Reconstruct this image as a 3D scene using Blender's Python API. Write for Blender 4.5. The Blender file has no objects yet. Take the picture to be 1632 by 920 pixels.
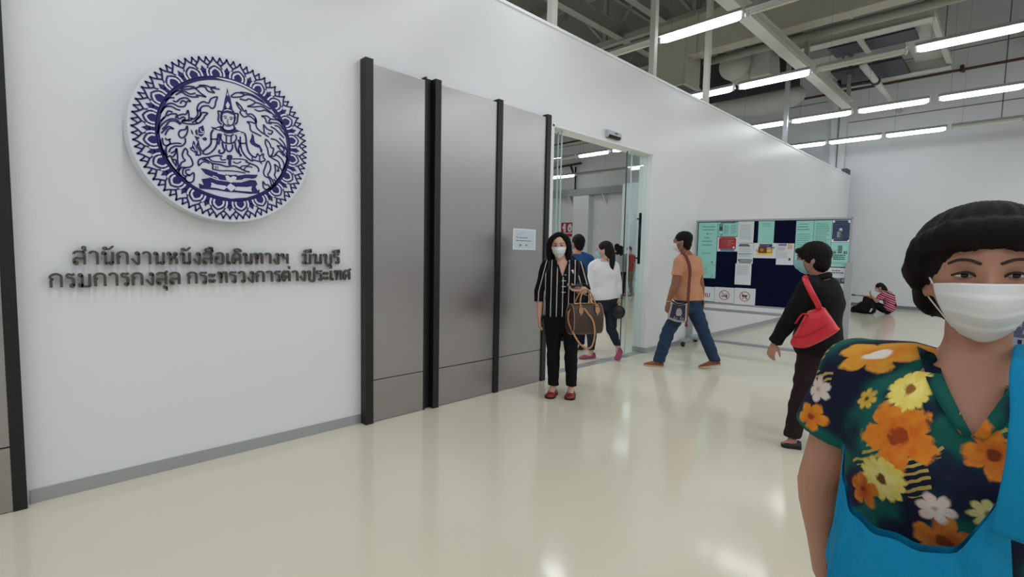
import bpy, bmesh, math, random
import numpy as np
from mathutils import Vector, Matrix, noise

random.seed(7)
sc = bpy.context.scene
COL = sc.collection
PI = math.pi

# ------------------------------------------------------------------ camera
CAM_P = Vector((0.0, -3.684, 1.42))
cam = bpy.data.cameras.new('camera')
cam.sensor_width = 36.0
cam.lens = 17.593
cam.clip_start = 0.05
cam_o = bpy.data.objects.new('camera', cam)
COL.objects.link(cam_o)
_r = Vector((0.71222918, -0.70164814, 0.02048134))
_u = Vector((0.03761678, 0.06728752, 0.99702426))
_f = Vector((0.70093835, 0.70933933, -0.07431788))
cam_o.matrix_world = Matrix(((_r.x, _u.x, -_f.x, CAM_P.x), (_r.y, _u.y, -_f.y, CAM_P.y),
                             (_r.z, _u.z, -_f.z, CAM_P.z), (0, 0, 0, 1)))
sc.camera = cam_o

# ------------------------------------------------------------------ exposure, world, lights
sc.view_settings.view_transform = 'Standard'
sc.view_settings.look = 'None'
sc.view_settings.gamma = 1.0
sc.view_settings.use_curve_mapping = False
sc.view_settings.exposure = 0.0
TUBE = 12.5            # emission of a lit tube
ROW_W = 9.0          # watts per metre of a lamp row
LAMP_H = 4.55
w = bpy.data.worlds.new('world')
sc.world = w
w.use_nodes = True
w.node_tree.nodes['Background'].inputs[0].default_value = (0.86, 0.93, 1.0, 1)
w.node_tree.nodes['Background'].inputs[1].default_value = 0.10


def row_light(x, y0, y1, k=1.0):
    """a continuous row of ceiling tubes that runs outside the frame"""
    L = bpy.data.lights.new('tube_row_light', 'AREA')
    L.shape = 'RECTANGLE'
    L.size = 0.10
    L.size_y = abs(y1 - y0)
    L.energy = ROW_W * k * abs(y1 - y0)
    L.color = (0.955, 0.965, 1.0)
    o = bpy.data.objects.new('tube_row_light', L)
    o.location = (x, (y0 + y1) / 2, LAMP_H)
    COL.objects.link(o)


for x in (-5.5, -2.4, 0.6, 3.72):
    row_light(x, -10.0, -0.35)
for x in (6.87, 9.72, 12.95, 15.93):
    row_light(x, -10.0, -4.9 if x > 7 else -3.6, 1.5)
for x in (0.6, 3.72, 6.87):
    row_light(x, 1.2, 12.0, 1.7)
row_light(9.72, 6.2, 12.0, 1.7)


# ------------------------------------------------------------------ materials
def c(r, g, b):
    f = lambda v: (v / 12.92 if v <= 0.04045 else ((v + 0.055) / 1.055) ** 2.4)
    return (f(r / 255), f(g / 255), f(b / 255), 1.0)


MATS = {}


def mat(name, col, rough=0.5, metal=0.0, bump=0.0, bscale=200.0, var=0.06, vscale=3.0, spec=0.5,
        emit=0.0, trans=0.0, alpha=1.0, stretch=None, coat=0.0):
    if name in MATS:
        return MATS[name]
    m = bpy.data.materials.new(name)
    m.use_nodes = True
    nt = m.node_tree
    b = nt.nodes['Principled BSDF']
    b.inputs['Roughness'].default_value = rough
    b.inputs['Metallic'].default_value = metal
    b.inputs['Specular IOR Level'].default_value = spec
    b.inputs['Transmission Weight'].default_value = trans
    b.inputs['Coat Weight'].default_value = coat
    b.inputs['Alpha'].default_value = alpha
    tc = nt.nodes.new('ShaderNodeTexCoord')
    mp = nt.nodes.new('ShaderNodeMapping')
    nt.links.new(tc.outputs['Object'], mp.inputs[0])
    if stretch:
        mp.inputs['Scale'].default_value = stretch
    if var > 0:
        n = nt.nodes.new('ShaderNodeTexNoise')
        n.inputs['Scale'].default_value = vscale
        n.inputs['Detail'].default_value = 4
        nt.links.new(mp.outputs[0], n.inputs['Vector'])
        r = nt.nodes.new('ShaderNodeMapRange')
        r.inputs['To Min'].default_value = 1 - var
        r.inputs['To Max'].default_value = 1 + var
        nt.links.new(n.outputs['Fac'], r.inputs['Value'])
        mx = nt.nodes.new('ShaderNodeVectorMath')
        mx.operation = 'SCALE'
        mx.inputs[0].default_value = col[:3]
        nt.links.new(r.outputs[0], mx.inputs['Scale'])
        nt.links.new(mx.outputs[0], b.inputs['Base Color'])
    else:
        b.inputs['Base Color'].default_value = col
    if bump > 0:
        n2 = nt.nodes.new('ShaderNodeTexNoise')
        n2.inputs['Scale'].default_value = bscale
        n2.inputs['Detail'].default_value = 3
        nt.links.new(mp.outputs[0], n2.inputs['Vector'])
        bp = nt.nodes.new('ShaderNodeBump')
        bp.inputs['Strength'].default_value = bump
        bp.inputs['Distance'].default_value = 0.004
        nt.links.new(n2.outputs['Fac'], bp.inputs['Height'])
        nt.links.new(bp.outputs[0], b.inputs['Normal'])
    if emit > 0:
        b.inputs['Emission Color'].default_value = col
        b.inputs['Emission Strength'].default_value = emit
    MATS[name] = m
    return m


def plain(name, rgb, rough=0.5, **k):
    return mat(name, c(*rgb), rough, **k)


# ------------------------------------------------------------------ mesh builder
def catmull(pts, n=6, closed=False):
    pts = [Vector(p) for p in pts]
    out = []
    m = len(pts)
    if m < 3:
        return pts
    rng = range(m if closed else m - 1)
    for i in rng:
        if closed:
            p0, p1, p2, p3 = pts[(i - 1) % m], pts[i], pts[(i + 1) % m], pts[(i + 2) % m]
        else:
            p0 = pts[i - 1] if i > 0 else pts[i] * 2 - pts[i + 1]
            p1, p2 = pts[i], pts[i + 1]
            p3 = pts[i + 2] if i + 2 < m else pts[i + 1] * 2 - pts[i]
        for k in range(n):
            t = k / n
            out.append(0.5 * ((2 * p1) + (p2 - p0) * t + (2 * p0 - 5 * p1 + 4 * p2 - p3) * t * t
                              + (3 * p1 - p0 - 3 * p2 + p3) * t ** 3))
    if not closed:
        out.append(pts[-1])
    return out


class MB:
    def __init__(self):
        self.v, self.f, self.m, self.s = [], [], [], []

    def add(self, verts, faces, mi=0, smooth=False):
        o = len(self.v)
        self.v += [tuple(p) for p in verts]
        for f in faces:
            self.f.append(tuple(i + o for i in f))
            self.m.append(mi)
            self.s.append(smooth)
        return self

    def box(self, x0, x1, y0, y1, z0, z1, mi=0, M=None):
        vs = [Vector((x, y, z)) for x in (x0, x1) for y in (y0, y1) for z in (z0, z1)]
        if M:
            vs = [M @ q for q in vs]
        return self.add(vs, [(0, 1, 3, 2), (4, 6, 7, 5), (0, 4, 5, 1), (2, 3, 7, 6), (0, 2, 6, 4), (1, 5, 7, 3)], mi)

    def loft(self, rings, mi=0, caps=True, smooth=True, closed=False):
        n = len(rings[0])
        vs = [q for r in rings for q in r]
        fs = []
        k = len(rings)
        for i in range(k if closed else k - 1):
            for j in range(n):
                a, b = i * n + j, i * n + (j + 1) % n
                d, e = ((i + 1) % k) * n + j, ((i + 1) % k) * n + (j + 1) % n
                fs.append((a, b, e, d))
        if caps and not closed:
            fs.append(tuple(reversed(range(n))))
            fs.append(tuple((k - 1) * n + j for j in range(n)))
        return self.add(vs, fs, mi, smooth)

    def oval(self, rings, n=20, mi=0, round_ends=True, pw=1.0):
        """rings: (centre, u, v) with u, v the half axes"""
        R = []
        rings = [(Vector(a), Vector(b), Vector(d)) for a, b, d in rings]
        if round_ends:
            def cap(r0, r1):
                ax = (r0[0] - r1[0])
                if ax.length < 1e-6:
                    ax = r0[1].cross(r0[2])
                ax = ax.normalized() * min(r0[1].length, r0[2].length)
                return [(r0[0] + ax * .9 * .95, r0[1] * .25, r0[2] * .25), (r0[0] + ax * .55, r0[1] * .75, r0[2] * .75)]
            a = cap(rings[0], rings[1])
            z = cap(rings[-1], rings[-2])
            rings = a + rings + z[::-1]
        for ce, u, v in rings:
            row = []
            for j in range(n):
                t = 2 * PI * j / n
                cc, ss = math.cos(t), math.sin(t)
                if pw != 1.0:
                    cc = math.copysign(abs(cc) ** pw, cc)
                    ss = math.copysign(abs(ss) ** pw, ss)
                row.append(ce + u * cc + v * ss)
            R.append(row)
        return self.loft(R, mi)

    def tube(self, pts, r, n=10, mi=0, closed=False, round_ends=False, flat=1.0, up=None):
        pts = [Vector(p) for p in pts]
        k = len(pts)
        rad = [r] * k if not isinstance(r, (list, tuple)) else list(r)
        T = []
        for i in range(k):
            if closed:
                t = pts[(i + 1) % k] - pts[i - 1]
            else:
                t = pts[min(i + 1, k - 1)] - pts[max(i - 1, 0)]
            T.append(t.normalized() if t.length > 1e-9 else Vector((0, 0, 1)))
        ref = Vector(up) if up else (Vector((0, 0, 1)) if abs(T[0].z) < .9 else Vector((1, 0, 0)))
        u = (ref - T[0] * ref.dot(T[0])).normalized()
        rings = []
        for i in range(k):
            if up:
                u2 = Vector(up) - T[i] * Vector(up).dot(T[i])
            else:
                u2 = u - T[i] * u.dot(T[i])
            if u2.length > 1e-6:
                u = u2.normalized()
            v = T[i].cross(u)
            rings.append((pts[i], u * rad[i] * flat, v * rad[i]))
        if closed:
            R = [[ce + a * math.cos(2 * PI * j / n) + b * math.sin(2 * PI * j / n) for j in range(n)] for ce, a, b in rings]
            return self.loft(R, mi, closed=True)
        return self.oval(rings, n, mi, round_ends)

    def ell(self, ce, ax, mi=0, n=18, m=12, M=None):
        ce = Vector(ce)
        vs, fs = [], []
        for i in range(1, m):
            ph = PI * i / m
            for j in range(n):
                t = 2 * PI * j / n
                d = Vector((ax[0] * math.sin(ph) * math.cos(t), ax[1] * math.sin(ph) * math.sin(t), ax[2] * math.cos(ph)))
                vs.append(ce + (M @ d if M else d))
        d = Vector((0, 0, ax[2]))
        vs.append(ce + (M @ d if M else d))
        vs.append(ce - (M @ d if M else d))
        T, B = len(vs) - 2, len(vs) - 1
        for i in range(m - 2):
            for j in range(n):
                a, b = i * n + j, i * n + (j + 1) % n
                fs.append((a, a + n, b + n, b))
        for j in range(n):
            fs.append((T, j, (j + 1) % n))
            q = (m - 2) * n
            fs.append((B, q + (j + 1) % n, q + j))
        return self.add(vs, fs, mi, True)

    def prism(self, poly, fn, t0, t1, mi=0, smooth=False):
        """poly: 2D outline; fn(x, y, t) gives the point"""
        n = len(poly)
        ar = sum(poly[i][0] * poly[(i + 1) % n][1] - poly[(i + 1) % n][0] * poly[i][1] for i in range(n))
        if ar < 0:
            poly = poly[::-1]
        vs = [fn(x, y, t0) for x, y in poly] + [fn(x, y, t1) for x, y in poly]
        fs = [tuple(range(n - 1, -1, -1)), tuple(range(n, 2 * n))]
        fs += [(i, (i + 1) % n, n + (i + 1) % n, n + i) for i in range(n)]
        return self.add(vs, fs, mi, smooth)

    def stroke(self, pts, w, fn, t0, t1, mi=0, closed=False):
        """a ribbon of width w along a 2D polyline, extruded t0..t1"""
        P = [Vector((x, y)) for x, y in pts]
        k = len(P)
        L, R = [], []
        for i in range(k):
            t = (P[(i + 1) % k] - P[i - 1]) if closed else (P[min(i + 1, k - 1)] - P[max(i - 1, 0)])
            if t.length < 1e-9:
                t = Vector((1, 0))
            t.normalize()
            nrm = Vector((-t.y, t.x)) * w / 2
            L.append(P[i] + nrm)
            R.append(P[i] - nrm)
        vs = [fn(q.x, q.y, t1) for q in L] + [fn(q.x, q.y, t1) for q in R] + \
             [fn(q.x, q.y, t0) for q in L] + [fn(q.x, q.y, t0) for q in R]
        fs = []
        for i in range(k if closed else k - 1):
            j = (i + 1) % k
            fs += [(i, k + i, k + j, j), (i, j, 2 * k + j, 2 * k + i), (k + j, k + i, 3 * k + i, 3 * k + j)]
        return self.add(vs, fs, mi)

    def mesh(self, name, mats):
        me = bpy.data.meshes.new(name)
        me.from_pydata(self.v, [], self.f)
        for q in (mats if isinstance(mats, (list, tuple)) else [mats]):
            me.materials.append(q)
        me.polygons.foreach_set('material_index', self.m)
        me.polygons.foreach_set('use_smooth', self.s)
        me.update()
        return me


def link(name, me, parent=None):
    o = bpy.data.objects.new(name, me)
    COL.objects.link(o)
    if parent:
        o.parent = parent
    return o


def obj(name, mb, mats, parent=None, bevel=0.0, fix=True, label=None):
    me = mb.mesh(name, mats)
    if fix or bevel:
        bm = bmesh.new()
        bm.from_mesh(me)
        if fix:
            bmesh.ops.recalc_face_normals(bm, faces=bm.faces)
        if bevel:
            ed = [e for e in bm.edges if len(e.link_faces) == 2 and e.calc_face_angle(0) > 0.6]
            bmesh.ops.bevel(bm, geom=ed, offset=bevel, segments=2, profile=0.5, affect='EDGES', clamp_overlap=True)
        bm.to_mesh(me)
        bm.free()
    o = link(name, me, parent)
    if label:
        o['label'] = label
    return o


def thing(name, label, cat, loc=(0, 0, 0), rotz=0.0, group=None):
    o = bpy.data.objects.new(name, None)
    COL.objects.link(o)
    o.empty_display_size = 0.1
    o.location = loc
    o.rotation_euler = (0, 0, rotz)
    return tag(o, label, cat, group)


def tag(o, label, cat, group=None):
    o['label'] = label
    o['category'] = cat
    if group:
        o['group'] = group
    return o


def struct(name, mb, mats, bevel=0.0):
    o = obj(name, mb, mats, None, bevel)
    o['kind'] = 'structure'
    return o


def text_mesh(s, size, extrude, offset=0.0, align='LEFT'):
    cu = bpy.data.curves.new('t', 'FONT')
    cu.body = s
    cu.size = size
    cu.extrude = extrude
    cu.offset = offset
    cu.align_x = align
    cu.resolution_u = 4
    o = bpy.data.objects.new('t', cu)
    COL.objects.link(o)
    bpy.context.view_layer.update()
    dg = bpy.context.evaluated_depsgraph_get()
    me = bpy.data.meshes.new_from_object(o.evaluated_get(dg))
    bpy.data.objects.remove(o)
    bpy.data.curves.remove(cu)
    vs = [v.co.copy() for v in me.vertices]
    fs = [tuple(p.vertices) for p in me.polygons]
    bpy.data.meshes.remove(me)
    return vs, fs

# ================================================================== SETTING
WH = 3.815            # partition height
m_wall = mat('partition_paint', c(232, 235, 238), 0.30, var=0.012, vscale=1.2, bump=0.03, bscale=500)
m_far = mat('far_wall_paint', c(226, 230, 233), 0.6, var=0.03, vscale=0.6, bump=0.05, bscale=80)
m_deck = mat('ceiling_deck', c(120, 122, 116), 0.8, var=0.15, vscale=0.8)
m_alu = mat('anodised_aluminium', c(176, 180, 184), 0.4, metal=0.6, var=0.03)
m_trim = mat('white_cap', c(240, 242, 244), 0.4, var=0.01)
m_black = mat('black_fin_paint', c(14, 14, 17), 0.45, var=0.05)
m_seam = plain('seam_grey', (120, 124, 122), 0.7)


def floor_mat():
    m = mat('cream_epoxy', c(222, 217, 196), 0.10, var=0.035, vscale=0.9, spec=0.5)
    nt = m.node_tree
    b = nt.nodes['Principled BSDF']
    n = nt.nodes.new('ShaderNodeTexNoise')
    n.inputs['Scale'].default_value = 2.5
    n.inputs['Detail'].default_value = 6
    r = nt.nodes.new('ShaderNodeMapRange')
    r.inputs['To Min'].default_value = 0.07
    r.inputs['To Max'].default_value = 0.20
    nt.links.new(n.outputs['Fac'], r.inputs['Value'])
    nt.links.new(r.outputs[0], b.inputs['Roughness'])
    n2 = nt.nodes.new('ShaderNodeTexNoise')
    n2.inputs['Scale'].default_value = 9.0
    n2.inputs['Detail'].default_value = 2
    bp = nt.nodes.new('ShaderNodeBump')
    bp.inputs['Strength'].default_value = 0.05
    bp.inputs['Distance'].default_value = 0.01
    nt.links.new(n2.outputs['Fac'], bp.inputs['Height'])
    nt.links.new(bp.outputs[0], b.inputs['Normal'])
    return m


m_floor = floor_mat()
struct('floor', MB().box(-7, 18.1, -11, 14, -0.15, 0), m_floor)
struct('ceiling', MB().box(-7, 18.1, -11, 14, 8.8, 8.95), m_deck)
# the white partition with its doorway
pb = MB()
DX0, DX1, DZ = 4.216, 6.345, 2.815
pb.box(-7, DX0, 0, .20, 0, WH).box(DX0, DX1, 0, .20, DZ, WH).box(DX1, 17.55, 0, .20, 0, WH)
struct('wall_front', pb, m_wall)
# far end wall with panel seams
fw = MB()
fw.box(17.9, 18.05, -11, 14, 0, 8.8)
for z in (5.47, 6.98):
    fw.box(17.893, 17.9, -11, .3, z - .012, z + .012, 1)
for y in (-3.1, -7.3):
    fw.box(17.893, 17.9, y - .012, y + .012, 5.0, 8.8, 1)
for z in (6.2, 7.2, 4.9):
    fw.box(17.893, 17.9, .8, 14, z - .012, z + .012, 1)
struct('wall_right', fw, [m_far, m_seam])
struct('wall_left', MB().box(-7.15, -7, -11, 14, 0, 8.8), m_far)
struct('wall_back', MB().box(-7.15, 18.05, -11.15, -11, 0, 8.8), m_far)
struct('wall_rear_interior', MB().box(-7.15, 18.05, 14, 14.15, 0, 8.8), m_far)
# pilasters on the far wall
struct('trim_1', MB().box(17.7, 17.9, .22, .62, 0, 8.8).box(17.68, 17.7, .40, .43, 0, 8.8, 1), [m_far, m_seam], 0)
struct('trim_2', MB().box(17.55, 17.9, 9.5, 10.35, 0, 4.0), m_far)
# cap, base strips
struct('trim_3', MB().box(-7, 17.55, -.012, .212, WH, WH + .03), m_trim)
for i, (a, b_) in enumerate(((0.0, 1.935), (DX1, 17.9))):
    bb = MB().box(a, b_, -.012, 0, 0, .075)
    if i == 1:
        bb.box(DX1 - .012, DX1, -.012, .21, 0, .075)
    struct(('baseboard_left', 'baseboard_right')[i], bb, m_alu)
struct('baseboard_far', MB().box(17.885, 17.9, -11, 9.5, 0, .09), mat('far_base', c(120, 126, 130), .5))
# dark steel stub at the end of the partition
tag(obj('steel_bracket', MB().box(17.2, 17.62, .02, .16, WH + .03, WH + .19).box(17.2, 17.62, .02, .16, WH + .19, WH + .2),
        plain('dark_steel', (64, 68, 72), .5), None, .01),
    'dark steel stub lying on the far end of the white partition top', 'bracket')

# interior white partition block seen through the door
struct('wall_inner_partition', MB().box(15.2, 15.35, .3, 6.28, 0, 3.83).box(15.19, 15.36, .3, 6.29, 3.83, 3.86),
       mat('inner_partition', c(214, 226, 230), .5, var=.02))
struct('baseboard_inner', MB().box(15.185, 15.2, .3, 6.29, 0, .09), m_alu)

# door: frame, fixed glass, sliding leaves, track
m_glass = bpy.data.materials.new('door_glass')
m_glass.use_nodes = True
_nt = m_glass.node_tree
_nt.nodes.clear()
_o = _nt.nodes.new('ShaderNodeOutputMaterial')
_t = _nt.nodes.new('ShaderNodeBsdfTransparent')
_t.inputs[0].default_value = (.95, .985, .98, 1)
_g = _nt.nodes.new('ShaderNodeBsdfGlossy')
_g.inputs['Roughness'].default_value = .01
_lw = _nt.nodes.new('ShaderNodeLayerWeight')
_lw.inputs[0].default_value = .5
_pw = _nt.nodes.new('ShaderNodeMath')
_pw.operation = 'POWER'
_pw.inputs[1].default_value = 4.0
_fr = _nt.nodes.new('ShaderNodeMath')
_fr.operation = 'MULTIPLY_ADD'
_fr.inputs[1].default_value = .45
_fr.inputs[2].default_value = .03
_nt.links.new(_lw.outputs['Facing'], _pw.inputs[0])
_nt.links.new(_pw.outputs[0], _fr.inputs[0])
_mx = _nt.nodes.new('ShaderNodeMixShader')
_nt.links.new(_fr.outputs[0], _mx.inputs[0])
_nt.links.new(_t.outputs[0], _mx.inputs[1])
_nt.links.new(_g.outputs[0], _mx.inputs[2])
_nt.links.new(_mx.outputs[0], _o.inputs[0])
m_edge = plain('glass_edge', (70, 92, 94), .2)
m_edge2 = plain('glass_edge_pale', (196, 212, 212), .2)
door = bpy.data.objects.new('door_1', None)
COL.objects.link(door)
door.location = (DX0, .1, 0)
door['kind'] = 'structure'
W = DX1 - DX0
obj('door_frame', MB().box(0, .03, -.1, .1, 0, DZ).box(W - .015, W, -.1, .1, 0.08, DZ).box(0, W, -.1, .1, DZ - .02, DZ), m_trim, door)
for nm, x0, x1, y in (('fixed_glass', .03, .24, -.03), ('sliding_glass', .03, .25, .03), ('fixed_glass', 1.70, W - .015, -.03),
                      ('sliding_glass', 1.68, W - .03, .03)):
    g = obj(nm, MB().box(x0, x1, y - .006, y + .006, .02, DZ - .02), m_glass, door)
    ex = x1 if x0 < .1 else x0
    obj('glass_edge', MB().box(ex - .004, ex + .004, y - .008, y + .008, .02, DZ - .02), m_edge if (nm == 'sliding_glass' and x0 > 1) else m_edge2, g)
obj('door_handle', MB().tube([(1.90, -.075, 1.28), (1.90, -.075, 1.98)], .02, 12).tube([(1.90, -.03, 1.36), (1.90, -.075, 1.36)], .012, 8)
    .tube([(1.90, -.03, 1.9), (1.90, -.075, 1.9)], .012, 8), plain('handle_dark', (22, 30, 38), .3, metal=.6), door)
obj('floor_track', MB().box(.03, W - .015, -.06, -.03, 0, .006).box(.03, W - .015, .03, .06, 0, .006).box(.03, W - .015, -.03, .03, 0, .004), m_alu, door)
obj('floor_guide', MB().box(1.66, 1.74, -.07, .05, 0, .03), m_alu, door, .004)

# automatic door sensor
s = thing('door_sensor', 'small grey automatic door sensor box on wall above the doorway', 'sensor', (5.34, 0, 2.845))
sb = MB()
prof = [(0, 0), (0, .085), (-.02, .09), (-.045, .075), (-.05, .03), (-.035, .0)]
sb.prism(prof, lambda a, b, t: (t, a, b), -.15, .15)
obj('housing', sb, plain('sensor_grey', (186, 196, 200), .4), s, .003)
obj('sensor_window', MB().prism([(-.052, .03), (-.036, -.004), (-.004, -.004), (-.004, .0), (-.034, .001), (-.05, .031)], lambda a, b, t: (t, a, b), -.125, .125),
    plain('sensor_black', (8, 10, 12), .15), s)
obj('printed_mark', MB().box(-.01, .055, -.0515, -.049, .052, .066), plain('sensor_ink', (60, 66, 74), .5), s)

# ------------------------------------------------------------------ metal cladding and black fins
PH = 2.845


def brushed():
    m = mat('brushed_steel', c(168, 165, 166), 0.30, metal=0.85, var=.05, vscale=30, stretch=(60, 60, .4), bump=.03, bscale=60)
    m.node_tree.nodes['Principled BSDF'].inputs['Anisotropic'].default_value = .5
    return m


m_br = brushed()
for nm, x0, x1, lab in (('cladding_panel', -1.4, -.066, 'brushed metal panel at the left edge beside the white wall with the round emblem'),
                        ('cladding_panel', 2.008, 2.505, 'brushed metal panel right of the emblem, between black fins, leftmost of the trio'),
                        ('cladding_panel', 2.656, 3.337, 'brushed metal panel in the middle of the trio by the entrance'),
                        ('cladding_panel', 3.402, 4.045, 'brushed metal panel beside the doorway with a white paper notice on it')):
    p = thing(nm, lab, 'wall panel', ((x0 + x1) / 2, 0, 0), 0, None)
    h = (x1 - x0) / 2
    obj('lower_sheet', MB().box(-h, h, -.058, 0, .004, .345), m_br, p, .002)
    obj('upper_sheet', MB().box(-h, h, -.058, 0, .353, PH), m_br, p, .002)
    obj('groove_backing', MB().box(-h, h, -.05, 0, .343, .355), m_black, p)
for x0, x1, d, lab in ((-.066, -.012, .064, 'black fin at the left edge of the photo next to the emblem wall'),
                       (1.940, 2.008, .085, 'black fin where the emblem wall ends and the metal panels begin'),
                       (3.337, 3.402, .075, 'thin black fin between the middle panel and the panel with the notice'),
                       (4.045, 4.112, .075, 'black fin closest to the doorway, behind the woman in stripes')):
    f = MB().box(x0, x1, -d, 0, 0, PH + .03)
    tag(obj('black_fin', f, m_black, None, .003), lab, 'fin', None)
f = MB().box(2.505, 2.520, -.064, 0, 0, PH + .03).box(2.520, 2.592, -.028, 0, 0, PH + .03).box(2.592, 2.656, -.085, 0, 0, PH + .03)
tag(obj('black_fin', f, m_black, None, .003), 'wide black double fin with a recess between leftmost and middle metal panels', 'fin')

# notice on the panel
m_paper = plain('white_paper', (226, 232, 236), .7, var=.02)
m_ink = plain('dark_ink', (50, 54, 60), .7)
n = thing('notice', 'white paper notice with handwriting and two round pictograms taped to the metal panel', 'notice', (3.748, -.0595, 1.545))
obj('sheet', MB().box(-.168, .168, -.001, 0, -.107, .107).box(-.158, .158, -.0014, -.001, -.099, .099, 1),
    [plain('laminate_edge', (244, 247, 250), .3), plain('notice_face', (206, 218, 226), .6, var=.02)], n)
nb = MB()
fn = lambda x, y, t: (x, t, y)
nb.stroke(catmull([(-.125, .035, 0), (-.118, .05, 0), (-.112, .03, 0), (-.105, .05, 0), (-.095, .052, 0), (-.09, .035, 0), (-.08, .055, 0),
                   (-.07, .04, 0), (-.06, .058, 0), (-.05, .05, 0), (-.045, .075, 0)], 4) and
          [(q.x, q.y) for q in catmull([(-.125, .03, 0), (-.12, .05, 0), (-.112, .034, 0), (-.104, .05, 0), (-.095, .053, 0), (-.09, .037, 0),
                                        (-.08, .056, 0), (-.07, .042, 0), (-.06, .06, 0), (-.05, .05, 0), (-.05, .08, 0)], 4)], .0045, fn, -.0018, -.0012)
nb.stroke([(-.035, .07), (-.03, .085), (-.028, .065), (-.022, .08)], .004, fn, -.0018, -.0012)
for a, b_, y in ((-.125, -.09, .02), (-.075, .05, .016), (-.125, .10, -.014)):
    q = a
    while q < b_:
        wd = random.uniform(.008, .02)
        nb.box(q, min(q + wd, b_), -.0018, -.0012, y - .004, y + .003)
        q += wd + .004
for cx, blob in ((-.065, [(-.075, -.07), (-.055, -.072), (-.05, -.055), (-.06, -.05)]), (.03, [(.016, -.054), (.04, -.052), (.036, -.066), (.02, -.066)])):
    pc = MB()
    ring = [(cx + .028 * math.cos(2 * PI * k / 28), -.062 + .028 * math.sin(2 * PI * k / 28)) for k in range(28)]
    pc.stroke(ring, .004, fn, -.0018, -.0012, closed=True)
    pc.stroke([(cx - .0205, -.0415), (cx + .0205, -.0825)], .004, fn, -.0018, -.0012)
    pc.prism(blob, fn, -.0018, -.0012)
    obj('pictogram', pc, m_ink, n)
obj('writing', nb, m_ink, n)

# ------------------------------------------------------------------ round emblem
ER = 0.5086
EC = (0.9692, 2.0788)
e = thing('round_emblem', 'large round white emblem with dark blue crowned seated figure and flame border on the wall', 'emblem', (EC[0], 0, EC[1]))
disc = MB()
N = 128
rg = lambda r, y: [(r * math.cos(2 * PI * k / N), y, r * math.sin(2 * PI * k / N)) for k in range(N)]
disc.loft([rg(ER * .97, -.012), rg(ER * 1.0, -.014), rg(ER * 1.004, -.02), rg(ER * 1.004, -.132), rg(ER * .998, -.14)], smooth=False)
obj('disc', disc, mat('emblem_white', c(222, 227, 236), .3, var=.01), e)
obj('mounting_frame', MB().loft([rg(ER * .90, 0), rg(ER * .90, -.014)], smooth=False), plain('emblem_back', (150, 156, 160), .5), e)
m_eb = plain('emblem_blue', (26, 20, 100), .35, var=.03)
m_ew = mat('emblem_relief_white', c(220, 222, 240), .3, var=.01)
EF = lambda x, y, t: (x * ER, -.14 - t, y * ER)


def polar(r, a):
    return (r * math.cos(a), r * math.sin(a))


rb, rw = MB(), MB()
# ring
NS = 180
ri, ro = .705, .742
inn = [polar(ri, 2 * PI * k / NS) for k in range(NS)]
mid = [polar((ri + ro) / 2, 2 * PI * k / NS) for k in range(NS)]
rb.stroke(mid, ro - ri, EF, 0, .0035, closed=True)
base = [polar(.770, 2 * PI * k / NS) for k in range(NS)]
rb.stroke(base, .066, EF, 0, .0035, closed=True)
sec = 2 * PI / 20
for s_ in range(20):
    a0 = PI / 2 + 9 * PI / 180 + s_ * sec
    D = PI / 180
    # deep blue house between the petals
    rb.prism([polar(.795, a0 + 9 * D - 4.2 * D), polar(.795, a0 + 9 * D + 4.2 * D), polar(.842, a0 + 9 * D + 3.4 * D), polar(.828, a0 + 9 * D + 1.7 * D),
              polar(.872, a0 + 9 * D), polar(.828, a0 + 9 * D - 1.7 * D), polar(.842, a0 + 9 * D - 3.4 * D)], EF, 0, .0035)
    # core of the petal and its outline
    rb.prism([polar(.798, a0 - 4.5 * D), polar(.798, a0 + 4.5 * D), polar(.83, a0 + 2.6 * D), polar(.85, a0), polar(.83, a0 - 2.6 * D)], EF, 0, .0034)
    arch = [(.752, -3.7), (.780, -4.0), (.806, -3.4), (.830, -1.7), (.842, 0), (.830, 1.7), (.806, 3.4), (.780, 4.0), (.752, 3.7)]
    rw.stroke([polar(r, a0 + d * D) for r, d in arch], .020, EF, .0035, .0045)
    rb.stroke([polar(r, a0 + d * D) for r, d in ((.795, -5.6), (.824, -4.6), (.850, -2.4), (.868, 0), (.850, 2.4), (.824, 4.6), (.795, 5.6))], .017, EF, 0, .0035)
    for sg in (-1, 1):
        rw.stroke([polar(r, a0 + sg * d * D) for r, d in ((.750, 6.5), (.785, 6.7), (.812, 6.3), (.834, 5.5))], .020, EF, .0035, .0045)
        rb.stroke([polar(r, a0 + sg * d * D) for r, d in ((.826, 6.3), (.848, 5.0), (.872, 4.5))], .014, EF, 0, .0035)
    # teeth: tall tooth on the petal and between, slimmer tooth at the quarters
    for d0 in (0, 9):
        for sg in (-1, 1):
            rb.stroke([polar(r, a0 + (d0 + sg * d) * D) for r, d in ((.968, 0), (.945, .45), (.92, 1.35), (.895, 2.9), (.872, 4.5))], .0175, EF, 0, .0035)
            rb.stroke([polar(r, a0 + (d0 + 4.5 + sg * d) * D) for r, d in ((.968, 0), (.948, .45), (.925, 1.1), (.905, 2.1))], .0165, EF, 0, .0035)
        rb.prism([polar(.975, a0 + d0 * D), polar(.945, a0 + (d0 - .55) * D), polar(.945, a0 + (d0 + .55) * D)], EF, 0, .0035)
        rb.prism([polar(.975, a0 + (d0 + 4.5) * D), polar(.948, a0 + (d0 + 3.95) * D), polar(.948, a0 + (d0 + 5.05) * D)], EF, 0, .0035)
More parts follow.
